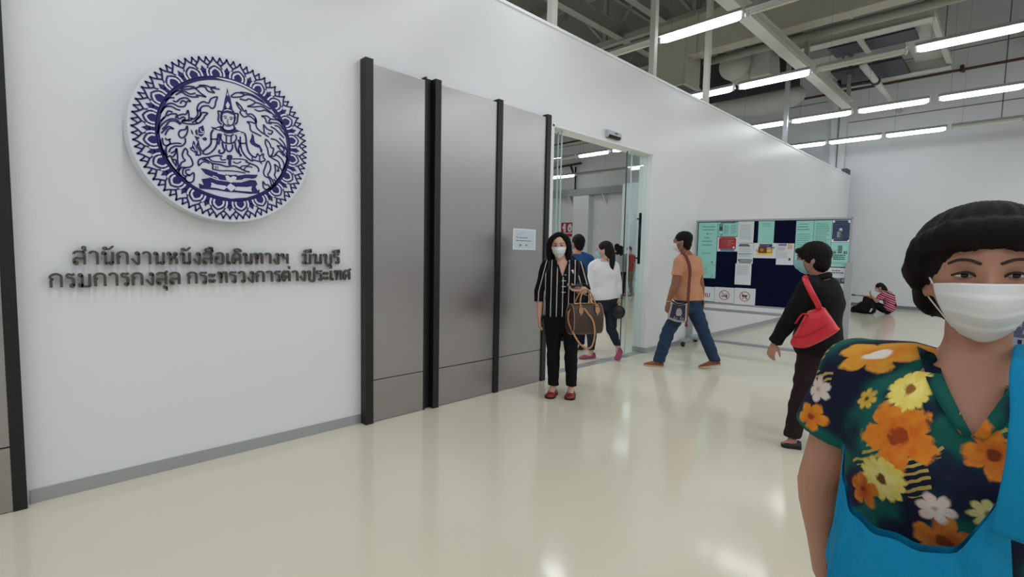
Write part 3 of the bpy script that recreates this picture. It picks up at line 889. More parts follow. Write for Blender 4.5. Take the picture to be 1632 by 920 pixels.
ORD = {6.87: 'nearest tube row', 9.72: 'second tube row', 12.95: 'third tube row', 15.93: 'farthest tube row'}
GR = 'fluorescent tube lights hanging from the open ceiling'
LIGHTS = [
    (6.87, .95, 0, 'unlit tube light of the nearest row, left of the largest lit tube behind a post'),
    (6.87, -.33, 1, 'large lit tube light of the nearest tube row, crossing the ceiling at top centre'),
    (6.87, -1.57, 0, 'unlit tube light right of the largest lit tube, by the top edge'),
    (6.87, -2.81, 0, 'unlit tube light of the nearest row at the top edge of the photo'),
    (9.72, .92, 1, 'short visible lit tube of the second row, left end just above the partition'),
    (9.72, -.37, 1, 'lit tube light of the second row, left of the unlit stretch'),
    (9.72, -1.66, 0, 'unlit tube light between two lit tubes in the second row, below the hanging frame'),
    (9.72, -2.96, 1, 'lit tube light of the second row at the right edge of the photo'),
    (9.72, -4.24, 1, 'lit tube light of the second row running out of the right edge'),
    (12.95, .93, 1, 'lit tube of the third row partly behind the partition top'),
    (12.95, -.32, 1, 'lit tube light of the third row, left one of the three in full view'),
    (12.95, -1.62, 1, 'lit tube light of the third row, middle one of the three in full view'),
    (12.95, -2.94, 1, 'lit tube light of the third row at the right edge'),
    (12.95, -4.2, 1, 'lit tube light of the third row running out of the frame'),
    (15.93, .875, 1, 'leftmost lit tube of the farthest row, just above the partition top'),
    (15.93, -.38, 1, 'lit tube light of the farthest row, second from left'),
    (15.93, -1.64, 1, 'lit tube light of the farthest row beside the unlit tube'),
    (15.93, -2.92, 0, 'unlit tube light of the farthest row in front of the white end wall'),
    (15.93, -4.2, 0, 'unlit tube light of the farthest row at the right edge of the photo'),
    (9.80, 5.3, 1, 'lit tube glimpsed at the top left corner of the doorway'),
    (13.15, 4.75, 1, 'lit tube seen through the doorway, right one of the upper pair'),
    (13.2, 6.1, 1, 'lit tube seen through the doorway, left one of the upper pair'),
    (13.2, 7.4, 0, 'unlit tube seen through the doorway left of the upper lit pair'),
    (16.3, 6.1, 1, 'lit tube seen through the doorway at its right side, lower row'),
    (16.3, 7.4, 0, 'unlit tube seen through the doorway in the lower row, right one'),
    (16.3, 8.65, 0, 'unlit tube seen through the doorway in the lower row, left one'),
    (16.3, 9.9, 1, 'lit tube seen through the doorway at its left side, lower row'),
]
for x, y, l, lab in LIGHTS:
    tube_light(x, y, l, lab, GR)

# ------------------------------------------------------------------ steel above
m_beam = plain('beam_paint', (198, 199, 192), .5, var=.05)
m_beam2 = plain('girder_paint', (150, 152, 146), .6, var=.08)
m_duct = plain('duct_wrap', (170, 168, 154), .65, var=.06)
m_dgrey = plain('dark_panel', (52, 56, 62), .5, var=.08)
m_pipe = plain('rust_red_pipe', (74, 48, 42), .55, var=.08)
m_pvc = plain('pvc_pipe', (214, 214, 208), .35)


def ibeam_x(y, z, x0, x1, h=.2, wd=.14, m=m_beam, label='', name='steel_beam'):
    p = [(-wd / 2, 0), (wd / 2, 0), (wd / 2, .014), (.008, .014), (.008, h - .014), (wd / 2, h - .014), (wd / 2, h), (-wd / 2, h),
         (-wd / 2, h - .014), (-.008, h - .014), (-.008, .014), (-wd / 2, .014)]
    o = obj(name, MB().prism(p, lambda a, b, t: (t, y + a, z + b), x0, x1), m)
    return tag(o, label, 'beam', 'lengthwise roof beams')


lb = thing('steel_beam', 'pale steel beam running lengthwise from behind the nearest tube towards the far wall', 'beam', (0, -.46, 5.06), 0, 'lengthwise roof beams')
obj('beam', MB().prism([(-.10, 0), (.10, 0), (.10, .016), (.01, .016), (.01, .184), (.10, .184), (.10, .20), (-.10, .20), (-.10, .184), (-.01, .184), (-.01, .016), (-.10, .016)],
                       lambda a, b, t: (t, a, b), 6.5, 14.7), m_beam, lb)
for x in (7.4, 11.2, 14.6):
    obj('hanger_post', MB().box(x - .04, x + .04, -.04, .04, .2, 3.74), m_beam2, lb)
for k, (x, y0, y1, z0, z1, lab) in enumerate(((12.15, -2.25, -.62, 6.45, 7.7, 'added dark sheet for the shaded void above the hanging ceiling frame'), (14.3, .55, 3.6, 5.75, 7.2, 'added dark sheet for the shaded gap behind the round duct with the open end'))):
    db = thing('void_shade', lab, 'board', (x, (y0 + y1) / 2, z0))  # dark sheets added to stand for the shade in the roof void
    h_ = (y1 - y0) / 2
    obj('board', MB().box(-.02, .02, -h_, h_, 0, z1 - z0), m_dgrey, db)
    for sg in (-1, 1):
        obj('hanger_rod', MB().tube([(0, sg * h_ * .8, z1 - z0), (0, sg * h_ * .8, 8.8 - z0)], .012, 6), m_wire, db)
ibeam_x(3.98, 6.95, 4.0, 17.89, .34, .2, m_beam2, label='grey lengthwise roof beam beyond the partition, left of the others')
ibeam_x(2.75, 7.0, 4.0, 17.89, .30, .18, m_beam2, label='grey lengthwise roof beam beyond the partition, nearer the tall posts')
ibeam_x(6.2, 7.5, 4.0, 17.89, .30, .18, m_beam2, label='grey lengthwise roof beam deepest beyond the partition')
ibeam_x(-3.6, 6.6, 9.0, 17.89, .34, .2, m_beam2, label='grey lengthwise roof beam at the top right corner')
for i, (x, z0, z1, lab) in enumerate(((11.4, 6.9, 8.4, 'crosswise roof girder with diagonal braces, nearer one'),
                                      (15.2, 7.4, 8.5, 'crosswise roof girder with diagonal braces, farther one'))):
    g = thing('roof_girder', lab, 'girder', (x, 3.0, z0))
    h = z1 - z0
    obj('bottom_chord', MB().box(-.08, .08, -7, 9, 0, .14), m_beam2, g)
    obj('top_chord', MB().box(-.08, .08, -7, 9, h - .12, h), m_beam2, g)
    y = -6.0
    k = 0
    while y < 8.5:
        obj('diagonal_brace', MB().tube([(0, y, .1), (0, y + 1.1, h - .1)] if k % 2 == 0 else [(0, y + 1.1, .1), (0, y, h - .1)], .05, 6), m_beam2, g)
        if k % 2 == 0:
            obj('upright', MB().box(-.05, .05, y - .05, y + .05, .1, h - .1), m_beam2, g)
        y += 1.25
        k += 1
for i, y in enumerate((-2.2, 0.9, 4.9, 8.0)):
    o = obj('roof_purlin', MB().box(4, 17.89, y - .05, y + .05, 8.62, 8.80), m_beam2)
    tag(o, ('roof purlin under the deck above the right side', 'roof purlin under the deck above the tall posts',
            'roof purlin under the deck beyond the partition', 'roof purlin under the deck far beyond the partition')[i], 'purlin')

# tall posts on the partition
for x, z1, lab in ((4.205, 8.6, 'white post rising from the partition top, leftmost and above the doorway'),
                   (6.305, 8.6, 'white post rising from the partition top beside the largest lit tube'),
                   (7.965, 8.6, 'white post on the partition top, third from left'),
                   (11.80, 6.02, 'grey post with a free upper end on the partition top, rightmost of the posts')):
    p = thing('partition_post', lab, 'post', (x, .04, WH + .03))
    obj('tube', MB().box(-.042, .042, -.04, .04, 0.006, z1 - WH), m_beam if x < 10 else m_alu, p, .004)
    obj('base_plate', MB().box(-.06, .06, -.05, .06, 0, .008), m_beam, p)

# rectangular duct with drop box
d = thing('air_duct', 'wide beige rectangular air duct running crosswise behind the nearest tube', 'duct', (10.06, 0, 5.48))
obj('casing', MB().box(-.16, .16, -7, 1.40, 0, .76), m_duct, d, .01)
for y in (-5.6, -4.2, -2.8, -1.4, 0, 1.2):
    obj('flange', MB().box(-.18, .18, y - .02, y + .02, -.015, .775), m_duct, d)
obj('drop_box', MB().box(-.16, .5, 1.40, 2.25, -.50, .76), m_duct, d, .01)
obj('outlet_grille', MB().box(-.18, .52, 1.38, 2.27, -.55, -.50).box(-.10, .44, 1.46, 2.18, -.555, -.55, 1), [m_duct, m_dgrey], d)
for i, (z, x, lab) in enumerate(((5.70, 10.62, 'upper of two grey pipes running crosswise under the beige duct'),
                                 (5.52, 10.62, 'lower of two grey pipes running crosswise under the beige duct'))):
    pp = MB().tube([(x, -7, z), (x, 1.36, z)], .075, 12)
    tag(obj('grey_pipe', pp, plain('grey_pipe_paint', (150, 150, 142), .5)), lab, 'pipe')
# round ducts
r1 = thing('round_duct', 'grey round duct with its open end facing the hall, between two tall posts', 'duct', (11.9, 1.22, 5.81))
obj('barrel', MB().tube([(0, 0, 0), (.9, 0, 0)], .34, 28), m_duct, r1)
obj('end_disc', MB().tube([(-.03, 0, 0), (0, 0, 0)], .36, 28), m_steel, r1)
obj('hopper', MB().loft([[(0.05, -.75, -.36), (.75, -.75, -.36), (.75, -.33, -.36), (.05, -.33, -.36)],
                         [(.1, -.7, .3), (.7, -.7, .3), (.7, -.33, .3), (.1, -.33, .3)]], smooth=False), m_steel, r1)
r2 = thing('round_duct', 'large pale round duct bulging below the second tube row', 'duct', (15.15, 1.62, 5.80))
obj('barrel', MB().tube([(0, -.75, 0), (0, -.45, -.02), (0, 0, -.06), (0, .6, -.02), (0, 1.2, 0.05)], [.26, .34, .38, .34, .28], 28, round_ends=True), m_steel, r2)
for r_, zt in ((r1, 2.99), (r2, 2.94)):
    obj('hanger_strap', MB().box(-.02 if zt < 2.95 else .28, .02 if zt < 2.95 else .32, -.01, .01, .2, zt), m_wire, r_)

# hanging frame with panels
fr = thing('hanging_frame', 'white hanging ceiling frame carrying dark boards above the second tube row', 'frame', (13.95, -.9, 6.0))
for x in (-1.65, 1.65):
    obj('rail', MB().box(x - .05, x + .05, -1.35, 1.3, -.1, .22).box(x - .14, x + .14, -1.35, 1.3, -.12, -.10), m_beam, fr)
for y in (-1.32, -.12, 1.25):
    obj('cross_member', MB().box(-1.6, 1.6, y - .05, y + .05, -.05, .06), m_beam, fr)
obj('dark_board', MB().box(-1.1, -.45, -1.0, .5, -.02, .02), m_dgrey, fr, .005)
obj('dark_board', MB().box(.25, 1.5, -.62, .75, -.12, -.06), m_dgrey, fr, .005)
obj('white_board', MB().box(-1.45, 1.4, -1.28, -.72, .08, .10), m_steel, fr, .005)
obj('white_board', MB().box(-.4, 1.4, .55, 1.2, .08, .10), m_steel, fr, .005)
for y in (-1.2, 1.1):
    for x in (-1.65, 1.65):
        obj('hanger_rod', MB().tube([(x, y, .2), (x, y, 2.7)], .012, 6), m_wire, fr)
tr = thing('cable_trough', 'short white trough near the top right edge beside the hanging frame', 'trough', (11.9, -2.75, 6.2))
obj('tray', MB().prism([(-.22, 0), (.22, 0), (.28, .12), (-.28, .12)], lambda a, b, t: (a, t, b), -.5, .55), m_steel, tr, .01)
obj('hanger_rod', MB().tube([(0, 0, .12), (0, 0, 2.5)], .012, 6), m_wire, tr)

pv = thing('pvc_pipe', 'white round pipe running lengthwise under the hanging frame to the far wall', 'pipe', (15.4, -1.0, 5.6))
obj('pipe', MB().tube([(-2.2, 0, 0), (2.45, 0, 0)], .07, 14), m_pvc, pv)
obj('collar', MB().tube([(-.9, 0, 0), (-.78, 0, 0)], .095, 14), m_dgrey, pv, label='black pipe clamp')
ar = MB().tube([(14.55, -.93, 5.60), (14.6, -.6, 5.62), (14.65, -.28, 5.64), (14.65, -.22, 5.80)], .045, 8)
tag(obj('clamp_arm', ar, m_dgrey), 'black arm reaching sideways from the white pipe clamp', 'arm')

sp = thing('sprinkler_pipe', 'thin rust brown pipe running crosswise along the far wall under the ceiling', 'pipe', (17.4, 0, 6.32))
obj('pipe', MB().tube([(0, -8, 0), (0, 13, -.1)], .035, 10), m_pipe, sp)
for y in (-5, -2.3, .6, 3.5, 6.5):
    obj('pipe_clip', MB().box(-.03, .5, y - .03, y + .03, .03, .09).box(-.05, .05, y - .04, y + .04, -.07, .07), m_pipe, sp)
s2 = MB().tube([(13.2, -.5, 5.70), (13.2, 6.5, 5.66)], .04, 10)
tag(obj('sprinkler_pipe', s2, m_pipe), 'dark brown pipe crossing behind the tall posts above the second tube row', 'pipe')
s3 = thing('pipe_bracket', 'rust brown pipe stub with bracket high on the wall seen through the doorway', 'bracket', (17.6, 10.5, 5.2))
obj('pipe', MB().tube([(0, -.5, .1), (0, 2.6, .0)], .05, 10), m_pipe, s3)
obj('arm', MB().tube([(0, .1, .1), (0, -.1, -.35), (.2, -.1, -.4)], .05, 8), m_pipe, s3)
ib = thing('wall_beam', 'grey horizontal beam on brackets across the interior end wall', 'beam', (17.6, 10.0, 3.9))
obj('beam', MB().box(-.1, .1, -3.6, 3.9, 0, .28), plain('interior_beam', (150, 160, 160), .5), ib)
for y in (-3.2, -1.2, .6, 2.6):
    obj('bracket', MB().prism([(.3, 0), (-.1, 0), (.3, -.45)], lambda a, b, t: (a, t, b), y - .03, y + .03), m_far, ib)
ro = MB().tube([(17.75, 10.42, 0.0), (17.75, 10.42, 5.2)], .035, 10)
tag(obj('drain_pipe', ro, plain('black_pipe', (30, 32, 38), .4)), 'thin black vertical pipe beside the red sign inside the doorway', 'pipe')
# red sign with white figures
rs = thing('red_sign', 'small red sign with two white figures on the interior wall, above the woman in stripes', 'sign', (17.86, 10.92, 2.45))
obj('plate', MB().box(-.012, 0, -.40, .36, -.36, .36), m_paper, rs)
m_red = plain('sign_red', (172, 22, 58), .5)
RF = lambda a, b, t: (-t, -a, b)
obj('red_field', MB().box(-.016, -.012, -.36, .32, -.14, .32).box(-.016, -.012, -.36, .32, -.32, -.18), m_red, rs)
fg = MB()
fg.prism([(-.17, -.11), (-.05, -.11), (-.05, .27), (-.15, .27), (-.25, .08), (-.25, .03), (-.17, .05)], RF, .016, .02)
fg.prism([(.19 + .13 * math.cos(k * PI / 10), .06 + .17 * math.sin(k * PI / 10)) for k in range(20)], RF, .016, .02)
fg.prism([(.06, .06), (.11, .22), (.24, .27), (.27, .22), (.16, .17)], RF, .016, .021)
obj('figures', fg, m_paper, rs)
fi = MB().prism([(.19 + .055 * math.cos(k * PI / 10), .04 + .07 * math.sin(k * PI / 10)) for k in range(20)], RF, .0205, .022)
obj('figure_eye', fi, plain('sign_grey', (180, 150, 160), .5), rs)

# ------------------------------------------------------------------ notice board on wheels
A0 = Vector((7.623, -.058, 0))
BROT = math.atan2(-2.0505, .2446)
BM = Matrix.Translation(A0) @ Matrix.Rotation(BROT, 4, 'Z')
nb_ = thing('notice_board', 'wheeled notice board with dark navy felt and aluminium frame standing across the hall', 'notice board', A0, BROT)
m_felt = mat('navy_felt', c(15, 20, 50), .95, bump=.4, bscale=900, var=.12, vscale=12, spec=.1)
obj('felt_panel', MB().box(.035, 2.035, -.004, .016, .69, 1.94), m_felt, nb_)
frm = MB().box(.01, 2.06, -.012, .022, 1.935, 1.962).box(.01, 2.06, -.012, .022, .668, .695).box(.01, .037, -.012, .022, .668, 1.962).box(2.033, 2.06, -.012, .022, .668, 1.962)
obj('frame', frm, m_alu, nb_, .003)
for x in (-.045, 2.010):
    lg = obj('leg', MB().box(x, x + .085, -.064, -.014, .09, 1.36 if x > 0 else 1.30), m_alu, nb_, .004)
    ft = obj('foot', MB().box(x + .005, x + .08, -.36, .30, .075, .115), m_alu, nb_, .004)
    for y in (-.32, .26):
        obj('caster', MB().tube([(x + .02, y, .035), (x + .065, y, .035)], .035, 16).box(x + .03, x + .055, y - .02, y + .02, .04, .08),
            plain('caster_black', (16, 16, 18), .4), ft)
obj('rail', MB().box(-.01, 2.06, -.014, .03, .565, .605), m_alu, nb_, .003)
obj('rail', MB().box(.03, 2.02, -.06, -.02, .085, .125), m_alu, nb_, .003)

m_mint = plain('mint_paper', (158, 222, 212), .7, var=.02)
m_pgrey = plain('print_grey', (106, 112, 118), .7)
m_faint = plain('print_faint', (150, 168, 172), .7)
m_mfaint = plain('print_mint_grey', (104, 158, 156), .7)
m_navy = plain('poster_navy', (52, 66, 100), .6)
m_pred = plain('poster_red', (176, 48, 52), .6)
m_pteal = plain('poster_teal', (84, 146, 164), .6)
m_orange = plain('poster_orange', (214, 130, 36), .6)
m_brown = plain('poster_brown', (110, 66, 36), .6)
m_yel = plain('poster_yellow', (236, 214, 110), .6)
m_lp = plain('poster_purple', (88, 86, 150), .6)
m_signred = plain('sign_line_red', (190, 40, 48), .6)
PMATS = [m_paper, m_mint, m_pgrey, m_faint, m_mfaint, m_navy, m_pred, m_pteal, m_orange, m_brown, m_yel, m_lp, m_signred, m_ink]
PZ = [0]


def sheet(x0, x1, z0, z1, label, draw, base=0, cat='notice', name='notice'):
    """one sheet of paper pinned to the felt"""
    PZ[0] += 1
    y = -.0055 - .0009 * (PZ[0] % 3)
    cx, cz = (x0 + x1) / 2, (z0 + z1) / 2
    o = thing(name, label, cat, BM @ Vector((cx, y, cz)), BROT)
    w2, h2 = (x1 - x0) / 2, (z1 - z0) / 2
    pb = MB()
    # slightly curled sheet
    n = 6
    vs, fs = [], []
    for i in range(n + 1):
        for j in range(n + 1):
            u, v = -1 + 2 * i / n, -1 + 2 * j / n
            cu = -.004 * (abs(u) ** 4) * (abs(v) ** 4)
            vs.append((u * w2, cu, v * h2))
    for i in range(n):
        for j in range(n):
            a = i * (n + 1) + j
            fs.append((a, a + n + 1, a + n + 2, a + 1))
    k = len(vs)
    vs += [(a, b + .0006, q) for a, b, q in vs]
    fs += [tuple(i + k for i in reversed(f)) for f in fs]
    pb.add(vs, fs, base)
    obj('sheet', pb, PMATS, o, fix=False)
    dr = MB()
    P = lambda u0, u1, v0, v1, m: dr.box(u0 * w2, u1 * w2, -.0012, -.0003, v0 * h2, v1 * h2, m)

    def lines(u0, u1, v0, v1, n, m, ragged=.25, th=.3):
        for q in range(n):
            v = v1 - (v1 - v0) * (q + .5) / n
            dv = (v1 - v0) / n * th / 2
            e_ = u1 - (u1 - u0) * ragged * random.random()
            u = u0
            while u < e_:
                wd = random.uniform(.08, .3)
                P(u, min(u + wd, e_), v - dv, v + dv, m)
                u += wd + .04
    F = lambda a, b, t: (a * w2, -t, b * h2)
    draw(dr, P, lines, F)
    if dr.v:
        obj('print', dr, PMATS, o, fix=True)
    return o


def ringp(cx, cy, rx, ry, n=28):
    return [(cx + rx * math.cos(2 * PI * k / n), cy + ry * math.sin(2 * PI * k / n)) for k in range(n)]


def d1(dr, P, L, F):
    for v in (.80, .66): L(-.6, .75, v - .04, v + .04, 1, 4, .1, .6)
    P(-.1, .0, .44, .5, 5); L(.05, .4, .44, .50, 1, 4, .2, .6)
    L(-.35, .2, .24, .32, 1, 4, .1, .6); L(-.6, .6, .08, .16, 1, 4, .1, .6); L(-.55, .6, -.1, -.02, 1, 4, .1, .6)
    dr.stroke(ringp(-.72, -.45, .1, .05), .004, F, .0003, .0012, 4, True); L(-.5, .6, -.5, -.4, 2, 4, .3, .4)
    P(-.72, -.58, -.86, -.78, 5); P(.5, .64, -.90, -.84, 5)
sheet(.05, .338, 1.27, 1.925, 'tall mint green notice at the left end of the notice board, mostly text lines', d1, 1)


def d2(dr, P, L, F):
    dr.stroke(ringp(-.15, .1, .82, .78), .006, F, .0003, .0012, 2, True)
    L(-.5, .3, -.4, .6, 5, 4)
    for k in range(8):
        P(.5 + .06 * (k % 4), .56 + .06 * (k % 4), -.95 + .08 * k, -.88 + .08 * k, 2)
    P(-.95, -.6, -.95, -.8, 2)
sheet(.05, .338, 1.065, 1.268, 'small mint green sheet with an oval outline under the tall mint notice', d2, 1)


def d3(dr, P, L, F):
    P(-.95, .95, .84, .98, 2); P(-.9, -.5, -.9, .8, 4); P(-.85, -.55, -.2, .4, 2)
    dr.prism(ringp(-.7, -.45, .18, .25), F, .0012, .0016, 1)
    L(-.4, .2, -.7, .6, 9, 4, .3, .4); L(.3, .92, -.7, .6, 9, 4, .3, .4)
sheet(.342, .632, 1.712, 1.925, 'mint sheet with dark title bar above the red poster', d3, 1)


def d4(dr, P, L, F):
    P(-.86, .82, -.66, .96, 6); P(-.7, .7, -.96, -.66, 7)
    for v in (.72, .5, .3, .1, -.1, -.3, -.48): L(-.6, .7, v - .05, v + .05, 1, 0, .3, .35)
    P(-.84, -.62, .72, .92, 0); dr.prism(ringp(.62, -.45, .1, .14), F, .0012, .0016, 0)
sheet(.345, .640, 1.484, 1.703, 'red poster with a teal strip on white paper, left part of the board', d4, 0, 'poster', 'poster')
sheet(.634, .852, 1.616, 1.93, 'plain white text sheet topmost of the white column on the board', lambda dr, P, L, F: L(-.8, .8, -.7, .75, 14, 3, .2, .3), 0)


def d6(dr, P, L, F):
    dr.prism([(-.9, .92), (.35, .92), (.6, .66), (-.9, .66)], F, .0003, .0012, 2)
    dr.stroke(ringp(.78, .82, .12, .1), .004, F, .0003, .0012, 2, True)
    L(-.8, .8, .1, .56, 5, 3); P(-.95, .8, -.08, -.02, 2); L(-.85, .8, -.38, -.12, 4, 3); P(-.95, .95, -.9, -.58, 3)
    P(-.95, .8, -.62, -.56, 2); P(-.95, .95, -.95, -.88, 2); dr.prism(ringp(-.72, -.74, .14, .1), F, .0012, .0016, 2)
    L(-.4, .8, -.84, -.64, 2, 0)
sheet(.640, .860, 1.308, 1.612, 'white sheet with grey header bars in the middle of the white column', d6, 0)
sheet(.622, .848, .990, 1.306, 'white text sheet hanging lowest in the white column on the board', lambda dr, P, L, F: L(-.8, .8, -.1, .85, 11, 3, .2, .3), 0)


def d8(dr, P, L, F):
    L(-.5, .7, .5, .85, 4, 4)
    for sx in (-.28, .14):
        dr.stroke([(sx - .1, -.45), (sx - .08, -.62), (sx + .02, -.62)], .006, F, .0003, .0012, 2)
        dr.stroke([(sx - .12, -.36), (sx, -.34), (sx + .1, -.42), (sx + .12, -.66)], .006, F, .0003, .0012, 2)
sheet(.912, 1.122, 1.61, 1.93, 'mint sheet hanging alone between two patches of bare navy felt', d8, 1)


def d9(dr, P, L, F):
    P(-.5, .62, .42, .86, 5); P(-.58, .18, -.42, .5, 9); P(.08, .66, -.36, .32, 8); P(.16, .58, -.2, .18, 10)
    dr.prism([(-.82, -.6), (.75, -.6), (.6, -.34), (-.66, -.34)], F, .0006, .0014, 10)
    dr.prism(ringp(-.26, .08, .16, .2), F, .0012, .0018, 8); P(.5, .84, .3, .5, 7)
    L(-.4, .5, .56, .72, 1, 0)
    for k in range(4): P(-.74 + .1 * k, -.68 + .1 * k, -.2 - .06 * k, .2 - .1 * k, 8)
    dr.prism(ringp(.7, -.4, .1, .12), F, .0014, .002, 0)
sheet(.862, 1.165, 1.394, 1.614, 'white landscape poster with brown, orange and blue picture', d9, 0, 'poster', 'poster')


def d10(dr, P, L, F):
    P(-.84, .12, .78, .94, 11); L(-.76, .05, .82, .90, 1, 0)
    for i in range(3):
        for j in range(4):
            P(.26 + .18 * i, .40 + .18 * i, .84 - .12 * j, .92 - .12 * j, 8)
    L(-.86, .1, .3, .7, 5, 2); L(-.86, .6, -.4, .2, 6, 3); P(.42, .66, -.6, -.36, 2); P(.46, .6, -.5, -.4, 13)
sheet(1.168, 1.390, 1.306, 1.610, 'white sheet with purple heading and orange squares on the notice board', d10, 0)
sheet(1.398, 1.612, 1.303, 1.925, 'tall mint notice partly behind the head of the woman with the red bag', lambda dr, P, L, F: (
    L(-.7, .5, .82, .88, 1, 4, .1, .6), L(-.85, .4, .70, .76, 1, 2, .1, .6), L(-.85, .5, .58, .64, 1, 2, .1, .6), L(-.8, .8, -.3, .45, 8, 4)), 1)
sheet(1.616, 1.822, 1.300, 1.925, 'tall mint notice full of text rows beside the navy poster', lambda dr, P, L, F: L(-.8, .85, -.5, .9, 20, 4, .25, .4), 1)


def d13(dr, P, L, F):
    P(-.95, .95, -.90, .97, 5); dr.prism(ringp(-.78, .84, .08, .06), F, .0012, .0018, 0); L(-.5, .9, .70, .78, 1, 3, .1, .5); L(-.7, .9, .56, .64, 1, 3, .1, .5)
    dr.prism(ringp(-.02, .16, .16, .12), F, .0012, .0018, 0); dr.prism([(-.3, .0), (.26, .0), (.14, .12), (-.18, .12)], F, .0012, .0018, 3)
    P(-.4, .36, -.56, -.06, 0); L(-.8, .8, -.78, -.64, 1, 3, .1, .5)
sheet(1.826, 2.030, 1.630, 1.925, 'navy blue poster in the top right corner of the notice board', d13, 0, 'poster', 'poster')


def d14(dr, P, L, F):
    P(-.2, .26, .12, .74, 2); P(-.14, .20, .20, .68, 1)
    for i in range(3): P(-.1, .16, .28 + .13 * i, .34 + .13 * i, 2)
    for u in (-.72, -.58, -.44, .5, .62, .78):
        dr.prism(ringp(u, .26, .045, .05, 12), F, .0003, .0012, 13); P(u - .05, u + .05, .08, .2, 13)
    for v in (-.04, -.2, -.36): L(-.72 + .1 * (v < -.3), .72, v - .05, v + .05, 1, 13, .1, .8)
    L(-.7, .7, -.76, -.6, 2, 4)
sheet(1.826, 2.032, 1.300, 1.626, 'mint poster with a building icon and dark heading at the right side', d14, 1, 'poster', 'poster')


def d15(dr, P, L, F):
    L(-.55, .3, .68, .82, 1, 2, .1, .7); L(-.75, .6, .5, .64, 1, 2, .1, .8); L(-.4, .5, .36, .46, 1, 3)
    P(-.92, .92, -.32, .14, 5); P(-.3, .36, -.4, .2, 0); P(-.26, .32, -.34, .14, 3); dr.prism(ringp(.66, -.06, .2, .14), F, .0012, .0018, 3)
sheet(1.808, 2.030, .972, 1.288, 'white poster with a navy band lowest at the right end of the board', d15, 0, 'poster', 'poster')
sheet(1.700, 1.802, 1.075, 1.284, 'narrow white sheet peeking out behind the neck of the woman with red bag', lambda dr, P, L, F: L(-.8, .8, -.6, .8, 8, 3), 0)


def d16(dr, P, L, F):
    vs, fs = text_mesh('ห้าม', .105, .0003, .0015, 'CENTER')
    dr.add([(q.x, -.0006 - q.z, q.y - .045) for q in vs], fs, 12)
sheet(.050, .338, .705, .930, 'white sheet with red handwritten-style Thai word, bottom left of the board', d16, 0, 'sign', 'sign')


def noentry(dr, F):
    dr.stroke(ringp(0, 0, .56 * .76, .56), .0, F, 0, 0) if False else None
    dr.stroke(ringp(0, 0, .44, .60, 36), .009, lambda a, b, t: F(a, b, t), .0006, .0016, 12, True)


def circle_sign(dr, F, w2, h2):
    G2 = lambda a, b, t: (a, -t, b)
    dr.stroke(ringp(0, .0, .070, .070, 36), .009, G2, .0010, .0018, 12, True)
    dr.stroke([(-.048, .050), (.048, -.050)], .009, G2, .0010, .0018, 12)


def d17(dr, P, L, F):
    G2 = lambda a, b, t: (a, -t, b)
    circle_sign(dr, F, 0, 0)
    dr.prism([(-.045, -.012), (.03, -.012), (.022, -.028), (-.036, -.028)], G2, .0003, .0009, 2)
    dr.stroke([(-.05, -.004), (-.01, .006), (.03, -.002)], .005, G2, .0003, .0009, 13)
    dr.stroke([(.0, .0), (.02, .03), (.045, .036)], .006, G2, .0003, .0009, 3)
    dr.prism([(.022, -.03), (.045, -.03), (.04, .012), (.026, .012)], G2, .0003, .0009, 13)
sheet(.341, .626, .700, .935, 'white sign with a red crossed circle over a food bowl', d17, 0, 'sign', 'sign')


def d18(dr, P, L, F):
    G2 = lambda a, b, t: (a, -t, b)
    circle_sign(dr, F, 0, 0)
    dr.stroke([(.05, .03), (.036, .026), (.02, -.018), (-.03, -.018)], .005, G2, .0003, .0009, 13)
    dr.prism([(-.046, .022), (.034, .022), (.02, -.008), (-.034, -.008)], G2, .0003, .0009, 13)
    for u in (-.026, .02):
        dr.prism(ringp(u, -.033, .008, .008, 12), G2, .0003, .0009, 13)
sheet(.630, .922, .694, .940, 'white sign with a red crossed circle over a shopping cart', d18, 0, 'sign', 'sign')

# ================================================================== PEOPLE
def remesh(mb, voxel, smooth, name, mats, parent, disp=None, cut=None, attr=None, factor=.5):
    """fuse overlapping closed shells into one continuous skin"""
    me = mb.mesh('tmp', mats)
    bm = bmesh.new()
    bm.from_mesh(me)
    bmesh.ops.recalc_face_normals(bm, faces=bm.faces)
    bm.to_mesh(me)
    bm.free()
    o = bpy.data.objects.new('tmp', me)
    COL.objects.link(o)
    r = o.modifiers.new('r', 'REMESH')
    r.mode = 'VOXEL'
    r.voxel_size = voxel
    r.adaptivity = 0
    if smooth:
        s = o.modifiers.new('s', 'SMOOTH')
        s.factor = factor
        s.iterations = smooth
    bpy.context.view_layer.update()
    dg = bpy.context.evaluated_depsgraph_get()
    m2 = bpy.data.meshes.new_from_object(o.evaluated_get(dg))
    bpy.data.objects.remove(o)
    bpy.data.meshes.remove(me)
    m2.name = name
    if disp:
        n = len(m2.vertices)
        co = np.empty(n * 3)
        no = np.empty(n * 3)
        m2.vertices.foreach_get('co', co)
        m2.vertices.foreach_get('normal', no)
        co = co.reshape(-1, 3)
        no = no.reshape(-1, 3)
        d = disp(co)
        co = co + no * d[:, None]
        m2.vertices.foreach_set('co', co.ravel())
    if cut:
        bm = bmesh.new()
        bm.from_mesh(m2)
        cut(bm)
        bm.to_mesh(m2)
        bm.free()
    m2.polygons.foreach_set('use_smooth', [True] * len(m2.polygons))
    m2.materials.clear()
    for q in (mats if isinstance(mats, (list, tuple)) else [mats]):
        m2.materials.append(q)
    if attr:
        n = len(m2.vertices)
        co = np.empty(n * 3)
        m2.vertices.foreach_get('co', co)
        a = m2.attributes.new('weave', 'FLOAT_VECTOR', 'POINT')
        a.data.foreach_set('vector', np.ascontiguousarray(attr(co.reshape(-1, 3)), dtype=np.float32).ravel())
    m2.update()
    return link(name, m2, parent)


